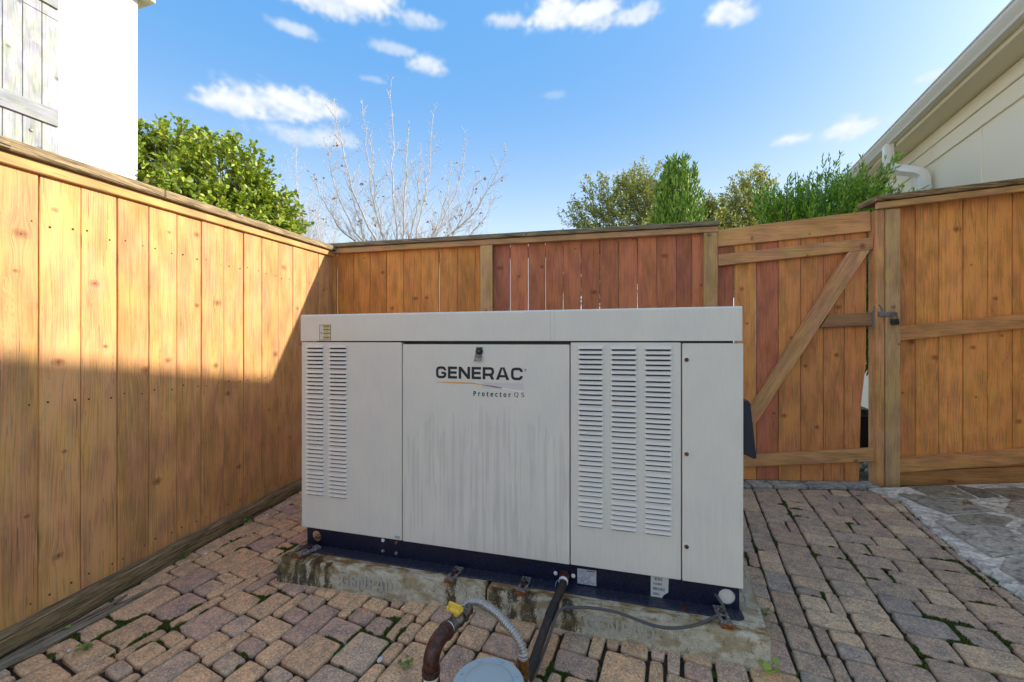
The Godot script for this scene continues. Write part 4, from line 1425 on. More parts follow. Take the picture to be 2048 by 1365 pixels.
func hex(mb: MB, x: Transform3D, r: float, h: float) -> void:
	mb.x = x
	var poly := PackedVector2Array()
	for i in 6:
		poly.append(V2(cos(TAU * i / 6.0), sin(TAU * i / 6.0)) * r)
	mb.slab(poly, 0.0, h, r * 0.12)
	mb.x = Transform3D()

func disc(mb: MB, x: Transform3D, r: float, h: float, sides := 16) -> void:
	mb.x = x * Transform3D(Basis(Vector3.RIGHT, PI / 2), Vector3())
	mb.lathe([V2(0, h), V2(r * 0.85, h), V2(r, h * 0.75), V2(r, 0)], sides)
	mb.x = Transform3D()

func generator() -> void:
	var g := thing("standby_generator", "large grey louvered standby generator on a navy steel base", "generator", at(-1.0353, 1.957, 0.10), deg_to_rad(-14.68))
	var mb := MB.new()
	# core behind the sheets
	mb.box(Vector3(0.012, 0.096, -0.84), Vector3(1.938, 1.012, -0.09))
	put("inner_case", mb.done(), M.case_steel, g)
	var cols_l := [[0.0298, 0.1308], [0.1593, 0.2600]]
	var cols_r := [[1.3467, 1.4477], [1.4750, 1.5762], [1.6030, 1.7040]]
	var rows := []
	for gr in 6:
		for r in 6:
			rows.append(0.972 - gr * 0.1228 - r * 0.0195)
	var lm := louver_mesh(0.101)
	for pn in [["left_vent_panel", 0.0, 0.5495, 0.0915, 0.9985, cols_l], ["right_vent_panel", 1.3170, 1.7365, 0.0915, 0.9985, cols_r], ["door", 0.5540, 1.3130, 0.0900, 0.9895, []], ["end_panel", 1.7405, 1.950, 0.0905, 0.9960, []]]:
		mb = MB.new()
		vent_panel(mb, pn[1] + 0.0025, pn[2] - 0.0025, pn[3] + 0.0025, pn[4] - 0.0025, pn[5], rows)
		var panel := put(pn[0], mb.done(), M.sheet, g)
		for c in pn[5]:
			for r in rows:
				put("louver", lm, M.plain_sheet, panel, Vector3((c[0] + c[1]) * 0.5, r, 0.0003))
		if pn[0] == "door":
			door_fittings(panel)
		if pn[0] == "end_panel":
			for y in [0.9327, 0.5755, 0.2240]:
				var b := MB.new()
				disc(b, Transform3D(Basis(), Vector3(1.7555, y, 0.0002)), 0.0125, 0.0016)
				put("washer", b.done(), M.tape, panel)
				b = MB.new()
				hex(b, Transform3D(Basis(Vector3.BACK, y), Vector3(1.7555, y, 0.0015)), 0.0085, 0.005)
				put("bolt", b.done(), M.brass, panel)
		if pn[0] == "left_vent_panel":
			var sm := MB.new()
			decal(sm, PackedVector2Array([V2(0.512, 0.098), V2(0.541, 0.098), V2(0.541, 0.113), V2(0.512, 0.113)]), 0.0003)
			put("small_label", sm.done(), sticker(44, 24, func(im: Image) -> void:
				im.fill(Color(0.62, 0.62, 0.62))
				for q in [[0, 0, 44, 3], [0, 0, 3, 24], [41, 0, 3, 24], [0, 21, 44, 3], [7, 7, 30, 2], [7, 12, 26, 2]]:
					im.fill_rect(Rect2i(q[0], q[1], q[2], q[3]), Color(0.95, 0.95, 0.95))), panel)
	# sides and back
	for s in [["left_side", 0.0, 0.008], ["right_side", 1.942, 1.950]]:
		mb = MB.new()
		mb.box(Vector3(s[1], 0.092, -0.852), Vector3(s[2], 0.998, -0.0345), 0.002)
		put(s[0] + "_panel", mb.done(), M.plain_sheet, g)
	mb = MB.new()
	mb.box(Vector3(0.01, 0.092, -0.866), Vector3(1.94, 0.998, -0.8535), 0.002)
	put("rear_panel", mb.done(), M.plain_sheet, g)
	# roof with a folded-down front
	mb = MB.new()
	var prof := [V2(1.0045, 0.0035), V2(1.124, 0.0035), V2(1.1285, 0.0022), V2(1.1315, -0.002), V2(1.133, -0.009), V2(1.139, -0.43), V2(1.132, -0.857), V2(1.128, -0.864), V2(1.0045, -0.868)]
	for i in prof.size() - 1:
		var a: Vector2 = prof[i]
		var b: Vector2 = prof[i + 1]
		var nn := Vector3(0, -(b.y - a.y), b.x - a.x).normalized()
		mb.quad(Vector3(-0.001, a.x, a.y), Vector3(1.945, a.x, a.y), Vector3(1.945, b.x, b.y), Vector3(-0.001, b.x, b.y), nn, guv(0, a.x), guv(1.945, a.x), guv(1.945, b.x), guv(0, b.x))
	for sx in [-0.001, 1.945]:
		for i in range(1, prof.size() - 1):
			mb.tri(Vector3(sx, prof[0].x, prof[0].y), Vector3(sx, prof[i].x, prof[i].y), Vector3(sx, prof[i + 1].x, prof[i + 1].y), Vector3(signf(sx - 1), 0, 0), Vector3(signf(sx - 1), 0, 0), Vector3(signf(sx - 1), 0, 0), guv(1.9, 1.1), guv(1.9, 1.1), guv(1.9, 1.1))
	mb.quad(Vector3(-0.001, 1.0045, 0.0035), Vector3(1.945, 1.0045, 0.0035), Vector3(1.945, 1.0045, -0.868), Vector3(-0.001, 1.0045, -0.868), Vector3.DOWN)
	var lid := put("roof", mb.done(), M.sheet, g)
	mb = MB.new()
	hex(mb, Transform3D(Basis(Vector3.UP, PI / 2), Vector3(1.945, 1.073, -0.03)), 0.008, 0.006)
	put("roof_bolt", mb.done(), M.zinc, lid)
	mb = MB.new()
	decal(mb, PackedVector2Array([V2(0.108, 1.008), V2(0.1725, 1.008), V2(0.1725, 1.0825), V2(0.108, 1.0825)]), 0.0038)
	put("warning_label", mb.done(), sticker(64, 76, func(im: Image) -> void:
		im.fill(Color(0.90, 0.90, 0.88))
		im.fill_rect(Rect2i(0, 0, 64, 2), Color(0.12, 0.12, 0.12)); im.fill_rect(Rect2i(0, 74, 64, 2), Color(0.12, 0.12, 0.12))
		im.fill_rect(Rect2i(0, 0, 2, 76), Color(0.12, 0.12, 0.12)); im.fill_rect(Rect2i(62, 0, 2, 76), Color(0.12, 0.12, 0.12))
		for y in [3, 20, 38, 57]:
			im.fill_rect(Rect2i(21, y, 40, 9), Color(0.87, 0.74, 0.05))
			im.fill_rect(Rect2i(25, y + 3, 8, 3), Color(0.25, 0.2, 0.03)); im.fill_rect(Rect2i(36, y + 3, 17, 3), Color(0.25, 0.2, 0.03))
			for q in [[24, 11, 33], [24, 13, 27]]:
				im.fill_rect(Rect2i(q[0], y + q[1], q[2], 1), Color(0.45, 0.45, 0.43))
		for r in 12:
			im.fill_rect(Rect2i(11 - r / 2, 33 + r, r + 1, 1), Color(0.87, 0.74, 0.05))
		im.fill_rect(Rect2i(10, 37, 2, 5), Color(0.1, 0.1, 0.1))), lid)
	# side hood
	mb = MB.new()
	mb.x = Transform3D(Basis(), Vector3(1.951, 0, -0.155))
	mb.slab(PackedVector2Array([V2(0, 0.585), V2(0.042, 0.565), V2(0.050, 0.570), V2(0.030, 0.770), V2(0.022, 0.782), V2(0, 0.782)]), 0.0, 0.13, 0.003, Transform2D(), true)
	put("side_hood", mb.done(), M.navy_plastic, g)
	base_frame(g)

func door_fittings(door: Node3D) -> void:
	var mb := MB.new()
	disc(mb, Transform3D(Basis(), Vector3(0.925, 0.960, 0.0003)), 0.0155, 0.007, 24)
	disc(mb, Transform3D(Basis(), Vector3(0.925, 0.960, 0.007)), 0.0115, 0.003, 24)
	var lk := put("lock", mb.done(), M.black, door)
	mb = MB.new()
	mb.rect(0.924, 0.956, 0.9265, 0.964, 0.010, 0.0104, 0.0)
	mb.rect(0.9195, 0.9590, 0.9310, 0.9610, 0.010, 0.0103, 0.0)
	put("key_slot", mb.done(), M.steel, lk)
	mb = MB.new()
	# bent tab: plate behind the barrel, then a lip kicked out
	for s in [[V2(0.978, 0.0012), V2(0.940, 0.0022)], [V2(0.940, 0.0022), V2(0.932, 0.012)], [V2(0.932, 0.012), V2(0.917, 0.015)]]:
		var a: Vector2 = s[0]
		var b: Vector2 = s[1]
		var sh := 0.0 if a.x > 0.95 else -0.002
		mb.quad(Vector3(0.9095 + sh, a.x, a.y), Vector3(0.9405 + sh, a.x, a.y), Vector3(0.938 + sh - 0.002, b.x, b.y), Vector3(0.9075 + sh - 0.002, b.x, b.y), Vector3(0, 0.3, 1))
		mb.quad(Vector3(0.9095 + sh, a.x, a.y - 0.0016), Vector3(0.9405 + sh, a.x, a.y - 0.0016), Vector3(0.938 + sh - 0.002, b.x, b.y - 0.0016), Vector3(0.9075 + sh - 0.002, b.x, b.y - 0.0016), Vector3(0, -0.3, -1))
	put("latch_tab", mb.done(), M.zinc, door)
	wordmark(door)
	put("model_name", letters("P r o t e c t o r", 0.1665, 0.0215, 0.0006)[0], M.ink, door, Vector3(0.8976, 0.765, 0.0006))
	put("model_suffix", letters("Q S", 0.044, 0.0225, 0.0006, false)[0], M.ink, door, Vector3(1.0795, 0.7642, 0.0006))
	put("trademark_sign", letters("®", 0.0085, 0.0085, 0.0006, false)[0], M.ink, door, Vector3(1.124, 0.878, 0.0006))
	mb = MB.new()
	mb.rect(0.935, 0.800, 1.1205, 0.826, 0.0002, 0.0005, 0.0)
	put("swoosh_ground", mb.done(), mat(Color(0.64, 0.625, 0.585), 0.4), door)
	for part in [["swoosh_orange", 0.0, 0.64, Color(0.78, 0.36, 0.07)], ["swoosh_brown", 0.55, 0.83, Color(0.25, 0.17, 0.12)], ["swoosh_white", 0.78, 1.0, Color(0.86, 0.86, 0.85)]]:
		mb = MB.new()
		var k := 14
		for i in k:
			var t0: float = lerpf(part[1], part[2], float(i) / k)
			var t1: float = lerpf(part[1], part[2], float(i + 1) / k)
			var q := []
			for t in [t0, t1]:
				var x: float = 0.7202 + 0.392 * t
				var y: float = 0.8215 - 0.002 * t - 0.030 * maxf(0.0, t - 0.40) ** 1.3 / 0.6 ** 1.3
				var lt: float = (t - part[1]) / (part[2] - part[1])
				var wd: float = (0.0006 + 0.0022 * sin(PI * minf(1.0, lt))) if part[0] != "swoosh_white" else 0.0018 + 0.0008 * lt
				q.append([x, y + wd, y - wd])
			mb.quad(Vector3(q[0][0], q[0][2], 0.0008), Vector3(q[1][0], q[1][2], 0.0008), Vector3(q[1][0], q[1][1], 0.0008), Vector3(q[0][0], q[0][1], 0.0008), Vector3.BACK)
		put(part[0], mb.done(), mat(part[3], 0.4), door, Vector3(0, 0, 0.0002 if part[0] == "swoosh_brown" else (0.0004 if part[0] == "swoosh_white" else 0.0)))

# wide square-shouldered capitals, drawn as strokes
func wordmark(door: Node3D) -> void:
	var x0 := 0.7202
	var y0 := 0.8385
	var hgt := 0.0530
	var s := 0.0118
	var lw := [0.0500, 0.0430, 0.0530, 0.0430, 0.0520, 0.0590, 0.0520]
	var gap := 0.0076
	var x := x0
	var word := "GENERAC"
	for i in 7:
		var w: float = lw[i]
		var mb := MB.new()
		mb.x = Transform3D(Basis(), Vector3(x, y0, 0.0))
		match word[i]:
			"E":
				for r in [[0.0, 0.0, s, hgt], [s, 0.0, w, s * 0.95], [s, hgt - s * 0.95, w, hgt], [s, hgt * 0.5 - s * 0.46, w * 0.95, hgt * 0.5 + s * 0.46]]:
					mb.rect(r[0], r[1], r[2], r[3], 0.0004, 0.001, 0.0)
			"N":
				mb.rect(0, 0, s, hgt, 0.0004, 0.001, 0.0)
				mb.rect(w - s, 0, w, hgt, 0.0004, 0.001, 0.0)
				mb.slab(PackedVector2Array([V2(s, hgt), V2(s, hgt - 0.019), V2(w - s, 0), V2(w - s, 0.019)]), 0.0004, 0.001, 0.0)
			"A":
				mb.slab(PackedVector2Array([V2(0, 0), V2(0.0135, 0), V2(w * 0.5 + 0.001, hgt), V2(w * 0.5 - 0.0085, hgt)]), 0.0004, 0.001, 0.0)
				mb.slab(PackedVector2Array([V2(w, 0), V2(w - 0.0135, 0), V2(w * 0.5 - 0.001, hgt), V2(w * 0.5 + 0.0085, hgt)]), 0.0004, 0.001, 0.0)
				mb.rect(w * 0.26, 0.0105, w * 0.74, 0.0205, 0.0003, 0.0009, 0.0)
			"R":
				mb.rect(0, 0, s, hgt, 0.0004, 0.001, 0.0)
				stroke(mb, [V2(s, hgt - s * 0.47), V2(w - 0.016, hgt - s * 0.47), V2(w - 0.0085, hgt - 0.0085), V2(w - s * 0.5, hgt - 0.016), V2(w - s * 0.5, hgt * 0.60), V2(w - 0.0095, hgt * 0.44), V2(w - 0.017, hgt * 0.385), V2(s, hgt * 0.385)], s * 0.94)
				mb.slab(PackedVector2Array([V2(w * 0.56, hgt * 0.38), V2(w * 0.82, hgt * 0.38), V2(w, 0), V2(w - 0.0135, 0)]), 0.0003, 0.0009, 0.0)
			_:
				var c := [V2(w - s * 0.5, hgt * 0.66), V2(w - s * 0.5, hgt - 0.016), V2(w - 0.0095, hgt - 0.0085), V2(w - 0.017, hgt - s * 0.47), V2(0.017, hgt - s * 0.47), V2(0.0095, hgt - 0.0085), V2(s * 0.5, hgt - 0.016), V2(s * 0.5, 0.016), V2(0.0095, 0.0085), V2(0.017, s * 0.47), V2(w - 0.017, s * 0.47), V2(w - 0.0095, 0.0085), V2(w - s * 0.5, 0.016)]
				c.append(V2(w - s * 0.5, hgt * (0.50 if word[i] == "G" else 0.34)))
				stroke(mb, c, s * 0.94)
				if word[i] == "G":
					mb.rect(w * 0.52, hgt * 0.36, w - s * 0.6, hgt * 0.36 + s * 0.85, 0.0003, 0.0009, 0.0)
		put("letter", mb.done(), M.ink, door)
		x += w + gap

func stroke(mb: MB, pts: Array, w: float) -> void:
	var n := pts.size()
	var l := []
	for i in n:
		var p: Vector2 = pts[i]
		var d0: Vector2 = (p - pts[i - 1]).normalized() if i > 0 else (pts[1] - p).normalized()
		var d1: Vector2 = (pts[i + 1] - p).normalized() if i < n - 1 else d0
		var m := (V2(-d0.y, d0.x) + V2(-d1.y, d1.x))
		m = m / maxf(0.4, m.length_squared() / 2.0)
		l.append([p + m * w * 0.5, p - m * w * 0.5])
	for i in n - 1:
		mb.quad(mb.V(l[i][0], 0.001), mb.V(l[i + 1][0], 0.001), mb.V(l[i + 1][1], 0.001), mb.V(l[i][1], 0.001), Vector3.BACK)

func base_frame(g: Node3D) -> void:
	var mb := MB.new()
	var z := -0.014
	web_with_hole(mb, 0.022, 0.128, 0.004, 0.0905, V2(0.075, 0.047), 0.0265, z, 0.006)
	web_with_hole(mb, 1.850, 1.940, 0.004, 0.0905, V2(1.898, 0.046), 0.0295, z, 0.006)
	mb.box(Vector3(0.128, 0.004, z - 0.006), Vector3(1.850, 0.0905, z))
	mb.box(Vector3(1.934, 0.004, -0.84), Vector3(1.94, 0.0905, z - 0.007))
	mb.box(Vector3(0.022, 0.004, -0.84), Vector3(0.028, 0.0905, -0.40))
	mb.box(Vector3(0.022, 0.004, -0.846), Vector3(1.94, 0.0905, -0.84))
	var base := put("base_frame", mb.done(), M.navy, g)
	mb = MB.new()
	mb.x = Transform3D(Basis(Vector3.RIGHT, -PI / 2), Vector3(0, 0.0, 0))
	# foot flange with cut-off corner at the right
	mb.slab(PackedVector2Array([V2(0.022, 0.0145), V2(0.022, -0.045), V2(1.925, -0.045), V2(1.945, -0.030), V2(1.945, 0.0145)]), 0.0, 0.006, 0.0012)
	put("foot_flange", mb.done(), M.navy_worn, base)
	for p in [[0.444, 0.074, "tape"], [0.513, 0.072, "brass"], [0.444, 0.024, "zinc"], [0.513, 0.022, "zinc"], [1.2538, 0.0400, "tape"], [1.3267, 0.0400, "tape"]]:
		mb = MB.new()
		disc(mb, Transform3D(Basis(), Vector3(p[0], p[1], z)), 0.0085, 0.002)
		hex(mb, Transform3D(Basis(Vector3.BACK, p[0] * 7.0), Vector3(p[0], p[1], z + 0.002)), 0.006, 0.004)
		put("bolt", mb.done(), M[p[2]], base)
	mb = MB.new()
	mb.slab(rounded(PackedVector2Array([V2(1.736, -0.040), V2(1.755, -0.040), V2(1.755, -0.010), V2(1.736, -0.010)]), 0.006), 0.0, 0.0008, 0.0)
	var sl := put("slot_edge", mb.done(), M.rust, base)
	sl.rotation.x = -PI / 2
	sl.position = Vector3(0, 0.0062, 0.005)
	mb = MB.new()
	disc(mb, Transform3D(Basis(), Vector3(1.898, 0.046, z - 0.012)), 0.034, 0.004, 32)
	put("knockout_plug", mb.done(), M.plain_sheet, base)
	# plates printed with small type
	mb = MB.new()
	decal(mb, PackedVector2Array([V2(1.3436, 0.0125), V2(1.419, 0.0125), V2(1.419, 0.0735), V2(1.3436, 0.0735)]), z + 0.0003)
	put("rating_plate", mb.done(), sticker(76, 60, func(im: Image) -> void:
		im.fill(Color(0.80, 0.81, 0.84))
		for y in range(5, 56, 5):
			var x := 4
			while x < 68:
				var l := R.randi_range(2, 10)
				if R.randf() < 0.72 and (y < 22 or x < 52 or y > 46):
					im.fill_rect(Rect2i(x, y, mini(l, 72 - x), 2), Color(0.45, 0.46, 0.50))
				x += l + 2
		im.fill_rect(Rect2i(36, 3, 36, 4), Color(0.3, 0.3, 0.34))), base)
	mb = MB.new()
	var tear := PackedVector2Array([V2(1.628, 0.006), V2(1.652, -0.001), V2(1.668, 0.003), V2(1.676, 0.018), V2(1.692, 0.030), V2(1.694, 0.0885), V2(1.628, 0.0885)])
	decal(mb, tear, z + 0.0003)
	put("barcode_label", mb.done(), sticker(66, 88, func(im: Image) -> void:
		im.fill(Color(0.86, 0.86, 0.85))
		for row in [[14, 6, 26, 12], [10, 26, 32, 9], [9, 44, 42, 11], [9, 64, 24, 10]]:
			var x: int = row[0]
			while x < row[0] + row[2]:
				var l := R.randi_range(1, 3)
				im.fill_rect(Rect2i(x, row[1], l, row[3]), Color(0.42, 0.42, 0.42))
				x += l + R.randi_range(1, 2)), base)
	# hold-down clamps
	for c in [[0.089, 0.052, -0.42, false], [0.830, 0.052, -0.10, true], [1.134, 0.050, -0.05, true], [1.869, 0.046, 0.06, false]]:
		var k := Node3D.new()
		k.name = "hold_down_clamp"
		g.add_child(k, true)
		k.position = Vector3(c[0], 0.0068, c[1])
		k.rotation.y = c[2]
		mb = MB.new()
		mb.box(Vector3(-0.019, 0, -0.050), Vector3(-0.0065, 0.010, 0.050), 0.001)
		mb.box(Vector3(0.0065, 0, -0.050), Vector3(0.019, 0.010, 0.050), 0.001)
		mb.box(Vector3(-0.0064, 0, -0.0495), Vector3(0.0064, 0.0095, -0.012), 0.0005)
		mb.box(Vector3(-0.0064, 0, 0.034), Vector3(0.0064, 0.0095, 0.0495), 0.0005)
		put("slotted_plate", mb.done(), M.zinc, k)
		mb = MB.new()
		mb.box(Vector3(-0.0185, -0.006, 0.0502), Vector3(0.0185, 0.0085, 0.0545), 0.001)
		put("rusted_edge", mb.done(), M.rust_orange, k)
		mb = MB.new()
		mb.x = Transform3D(Basis(), Vector3(0, 0.0102, -0.004))
		mb.lathe([V2(0, 0.003), V2(0.0155, 0.003), V2(0.0165, 0.002), V2(0.0165, 0)], 18)
		put("washer", mb.done(), M.rust_dark if c[3] else M.zinc, k)
		mb = MB.new()
		hex(mb, Transform3D(Basis(Vector3.RIGHT, -PI / 2), Vector3(0, 0.0133, -0.004)), 0.0108, 0.010)
		put("bolt", mb.done(), M.rust_dark if c[0] < 0.5 else M.steel, k)

# ---------------------------------------------------------------- gas line
func path_of(pts: Array, base: Vector3, steps: int) -> PackedVector3Array:
	var cu := Curve3D.new()
	for i in pts.size():
		var p: Vector3 = pts[i] - base
		var a: Vector3 = pts[maxi(i - 1, 0)]
		var b: Vector3 = pts[mini(i + 1, pts.size() - 1)]
		var t := (b - a) / 6.0
		cu.add_point(p, -t, t)
	var out := PackedVector3Array()
	var l := cu.get_baked_length()
	for i in steps + 1:
		out.append(cu.sample_baked(l * i / steps, true))
	return out

func same(r: float, k: int) -> PackedFloat32Array:
	var a := PackedFloat32Array()
	a.resize(k)
	a.fill(r)
	return a

func ring(mb: MB, a: Vector3, b: Vector3, r: float, sides := 20) -> void:
	var e := (b - a) * 0.12
	mb.tube(PackedVector3Array([a, a + e, b - e, b]), PackedFloat32Array([r * 0.94, r, r, r * 0.94]), sides)

func gas_line() -> void:
	var b := at(-0.224, 1.10)
	var g := thing("gas_pipe", "rusty gas riser with yellow valve and ribbed steel hose in front", "gas pipe", b)
	var mb := MB.new()
	mb.tube(PackedVector3Array([Vector3(0, -0.03, 0), Vector3(0, 0.175, 0)]), same(0.0185, 2), 20)
	put("riser", mb.done(), M.rust, g)
	mb = MB.new()
	mb.lathe([V2(0.019, 0.066), V2(0.029, 0.070), V2(0.031, 0.088), V2(0.029, 0.104), V2(0.030, 0.118), V2(0.0275, 0.136), V2(0.0245, 0.150), V2(0.0255, 0.160), V2(0.0245, 0.168), V2(0.019, 0.170)], 24)
	put("union", mb.done(), M.rust, g)
	mb = MB.new()
	ring(mb, Vector3(0, 0.169, 0), Vector3(0, 0.186, 0), 0.0205)
	put("thread_tape", mb.done(), M.tape, g)
	mb = MB.new()
	var hd := at(0.0473, 0.081).normalized()
	var el := PackedVector3Array()
	var er := PackedFloat32Array()
	for q in [[0.185, 0.0255], [0.200, 0.0255], [0.2005, 0.0225]]:
		el.append(Vector3(0, q[0], 0)); er.append(q[1])
	for i in 9:
		var a := PI * 0.5 * (i + 0.5) / 9.0
		el.append(Vector3(0, 0.212 + 0.050 * sin(a), 0) + hd * 0.050 * (1.0 - cos(a))); er.append(0.0225)
	for q in [[0.058, 0.0225], [0.0585, 0.025], [0.072, 0.025]]:
		el.append(Vector3(0, 0.262, 0) + hd * q[0]); er.append(q[1])
	mb.tube(el, er, 22)
	put("elbow", mb.done(), M.rust_dark, g)
	mb = MB.new()
	ring(mb, Vector3(0, 0.262, 0) + hd * 0.0715, Vector3(0, 0.262, 0) + hd * 0.080, 0.0200)
	put("thread_tape", mb.done(), M.tape, g)
	# valve body with a yellow tee handle
	mb = MB.new()
	ring(mb, Vector3(0, 0.262, 0) + hd * 0.079, Vector3(0, 0.262, 0) + hd * 0.098, 0.0225, 6)
	mb.ball(Vector3(0, 0.262, 0) + hd * 0.118, Vector3(0.024, 0.022, 0.024), 14)
	ring(mb, Vector3(0, 0.262, 0) + hd * 0.135, Vector3(0, 0.262, 0) + hd * 0.152, 0.0225, 6)
	var valve := put("valve_body", mb.done(), M.steel, g)
	mb = MB.new()
	var vc := Vector3(0, 0.262, 0) + hd * 0.115
	ring(mb, vc + Vector3(0, 0.016, 0), vc + Vector3(0, 0.034, 0), 0.0105, 12)
	var side := hd.cross(Vector3.UP)
	mb.x = Transform3D(Basis(side, Vector3.UP, -hd), vc)
	mb.box(Vector3(-0.022, 0.024, -0.014), Vector3(0.018, 0.040, 0.014), 0.005)
	mb.box(Vector3(-0.036, 0.020, -0.009), Vector3(-0.023, 0.036, 0.009), 0.003)
	mb.box(Vector3(-0.030, 0.036, -0.004), Vector3(0.016, 0.049, 0.004), 0.002)
	mb.x = Transform3D()
	put("valve_handle", mb.done(), M.yellow, valve)
	mb = MB.new()
	ring(mb, Vector3(0, 0.262, 0) + hd * 0.152, Vector3(0, 0.263, 0) + hd * 0.178, 0.0185, 6)
	put("hose_nut", mb.done(), M.steel, g)
	var hp := path_of([at(-0.152, 1.245, 0.262), at(-0.1407, 1.262, 0.272), at(-0.116, 1.262, 0.278), at(-0.093, 1.253, 0.277), at(-0.0524, 1.226, 0.270), at(-0.0135, 1.191, 0.255), at(0.016, 1.167, 0.235), at(0.0303, 1.150, 0.212), at(0.032, 1.147, 0.190)], b, 216)
	var hr := PackedFloat32Array()
	for i in hp.size():
		hr.append(0.0116 + 0.0026 * sin(i * TAU / 6.0))
	mb = MB.new()
	mb.tube(hp, hr, 14)
	put("ribbed_hose", mb.done(), M.zinc_bright, g)
	var fb := at(0.032, 1.147) - b
	mb = MB.new()
	ring(mb, fb + Vector3(0, 0.190, 0), fb + Vector3(0, 0.198, 0), 0.0150)
	put("hose_collar", mb.done(), M.zinc_bright, g)
	mb = MB.new()
	ring(mb, fb + Vector3(0, 0.158, 0), fb + Vector3(0, 0.192, 0), 0.0175, 6)
	mb.tube(PackedVector3Array([fb + Vector3(0, 0.159, 0), fb + Vector3(0, 0.118, 0)]), same(0.0158, 2), 18)
	ring(mb, fb + Vector3(0, 0.119, 0), fb + Vector3(0, 0.070, 0), 0.0175, 6)
	mb.tube(PackedVector3Array([fb + Vector3(0, 0.071, 0), fb + Vector3(0, -0.02, 0)]), same(0.013, 2), 18)
	put("brass_fitting", mb.done(), M.brass, g)
	mb = MB.new()
	ring(mb, fb + Vector3(0, 0.1195, 0), fb + Vector3(0, 0.124, 0), 0.0169)
	put("thread_tape", mb.done(), M.tape, g)
	# regulator
	var rg := thing("gas_regulator", "round blue-grey gas regulator at the bottom edge, seen from above", "regulator", at(-0.059, 0.985))
	mb = MB.new()
	mb.lathe([V2(0.0, 0.268), V2(0.020, 0.2676), V2(0.040, 0.2655), V2(0.054, 0.262), V2(0.0605, 0.2585), V2(0.0635, 0.2545), V2(0.066, 0.2535), V2(0.0875, 0.2525), V2(0.0905, 0.250), V2(0.0905, 0.2455), V2(0.088, 0.2450)], 56)
	put("cover", mb.done(), M.blue_grey, rg)
	mb = MB.new()
	mb.lathe([V2(0.088, 0.2445), V2(0.091, 0.2440), V2(0.091, 0.2390), V2(0.086, 0.2375), V2(0.070, 0.233), V2(0.062, 0.205), V2(0.036, 0.17), V2(0.032, 0.09), V2(0.032, 0.05)], 48)
	mb.tube(PackedVector3Array([Vector3(-0.15, 0.07, 0), Vector3(0.09, 0.07, -0.05)]), same(0.024, 2), 16)
	mb.tube(PackedVector3Array([Vector3(0, 0.06, 0), Vector3(0, -0.03, 0)]), same(0.020, 2), 16)
	put("housing", mb.done(), M.blue_grey, rg)
	for i in 8:
		var a := TAU * (i + 0.55) / 8.0
		mb = MB.new()
		hex(mb, Transform3D(Basis(Vector3.RIGHT, -PI / 2), Vector3(cos(a) * 0.077, 0.2528, sin(a) * 0.077)), 0.0045, 0.003)
		put("screw", mb.done(), M.blue_grey, rg)
	# black pipe from the base frame down to the paving
	b = at(0.1, 1.45)
	var c := thing("black_gas_pipe", "dark weathered pipe sloping from the generator base to the foreground", "pipe", b)
	mb = MB.new()
	var pts := [at(0.206, 1.598, 0.137), at(0.192, 1.555, 0.133), at(0.160, 1.495, 0.116), at(0.120, 1.420, 0.085), at(0.058, 1.287, 0.033), at(0.030, 1.225, 0.018), at(-0.02, 1.10, 0.016), at(-0.10, 0.85, 0.016)]
	mb.tube(path_of(pts, b, 40), same(0.0158, 41), 18)
	put("pipe", mb.done(), M.pipe, c)
	mb = MB.new()
	var e0 := at(0.2195, 1.652, 0.139) - b
	var e1 := at(0.208, 1.606, 0.139) - b
	ring(mb, e0, e1, 0.0195)
	put("rusty_nipple", mb.done(), M.rust, c)
	mb = MB.new()
	ring(mb, e1, at(0.2045, 1.593, 0.137) - b, 0.0188)
	put("thread_tape", mb.done(), M.tape, c)
	mb = MB.new()
	var j0 := at(0.163, 1.50, 0.118) - b
	var j1 := at(0.136, 1.45, 0.098) - b
	mb.tube(PackedVector3Array([j0, j0.lerp(j1, 0.1), j1, j1 + (j1 - j0) * 0.1]), PackedFloat32Array([0.0162, 0.0182, 0.0182, 0.0162]), 18)
	put("tape_wrap", mb.done(), M.black, c)
	# grey lead
	b = at(0.767, 1.467, 0.1)
	c = thing("grey_cable", "thin grey cable looping along the right-hand concrete pad's edge", "cable", b)
	mb = MB.new()
	var cp := [at(0.765, 1.53, 0.147), at(0.768, 1.478, 0.147), at(0.770, 1.445, 0.127), at(0.723, 1.432, 0.109), at(0.664, 1.405, 0.106), at(0.604, 1.391, 0.104), at(0.55, 1.392, 0.100), at(0.503, 1.402, 0.101), at(0.4486, 1.4225, 0.107), at(0.385, 1.453, 0.113), at(0.3066, 1.470, 0.117), at(0.2324, 1.468, 0.121), at(0.172, 1.452, 0.118), at(0.120, 1.378, 0.052), at(0.072, 1.288, 0.020), at(0.030, 1.245, 0.008), at(-0.03, 1.16, 0.007)]
	mb.tube(path_of(cp, b, 90), same(0.0052, 91), 10)
	put("lead", mb.done(), M.cable, c)
	mb = MB.new()
	mb.tube(path_of([at(0.203, 1.587, 0.155), at(0.19, 1.58, 0.158), at(0.178, 1.586, 0.146), at(0.172, 1.583, 0.126)], b, 10), same(0.0018, 11), 6)
	put("cable_tie", mb.done(), mat(Color(0.1, 0.25, 0.5), 0.5), c)

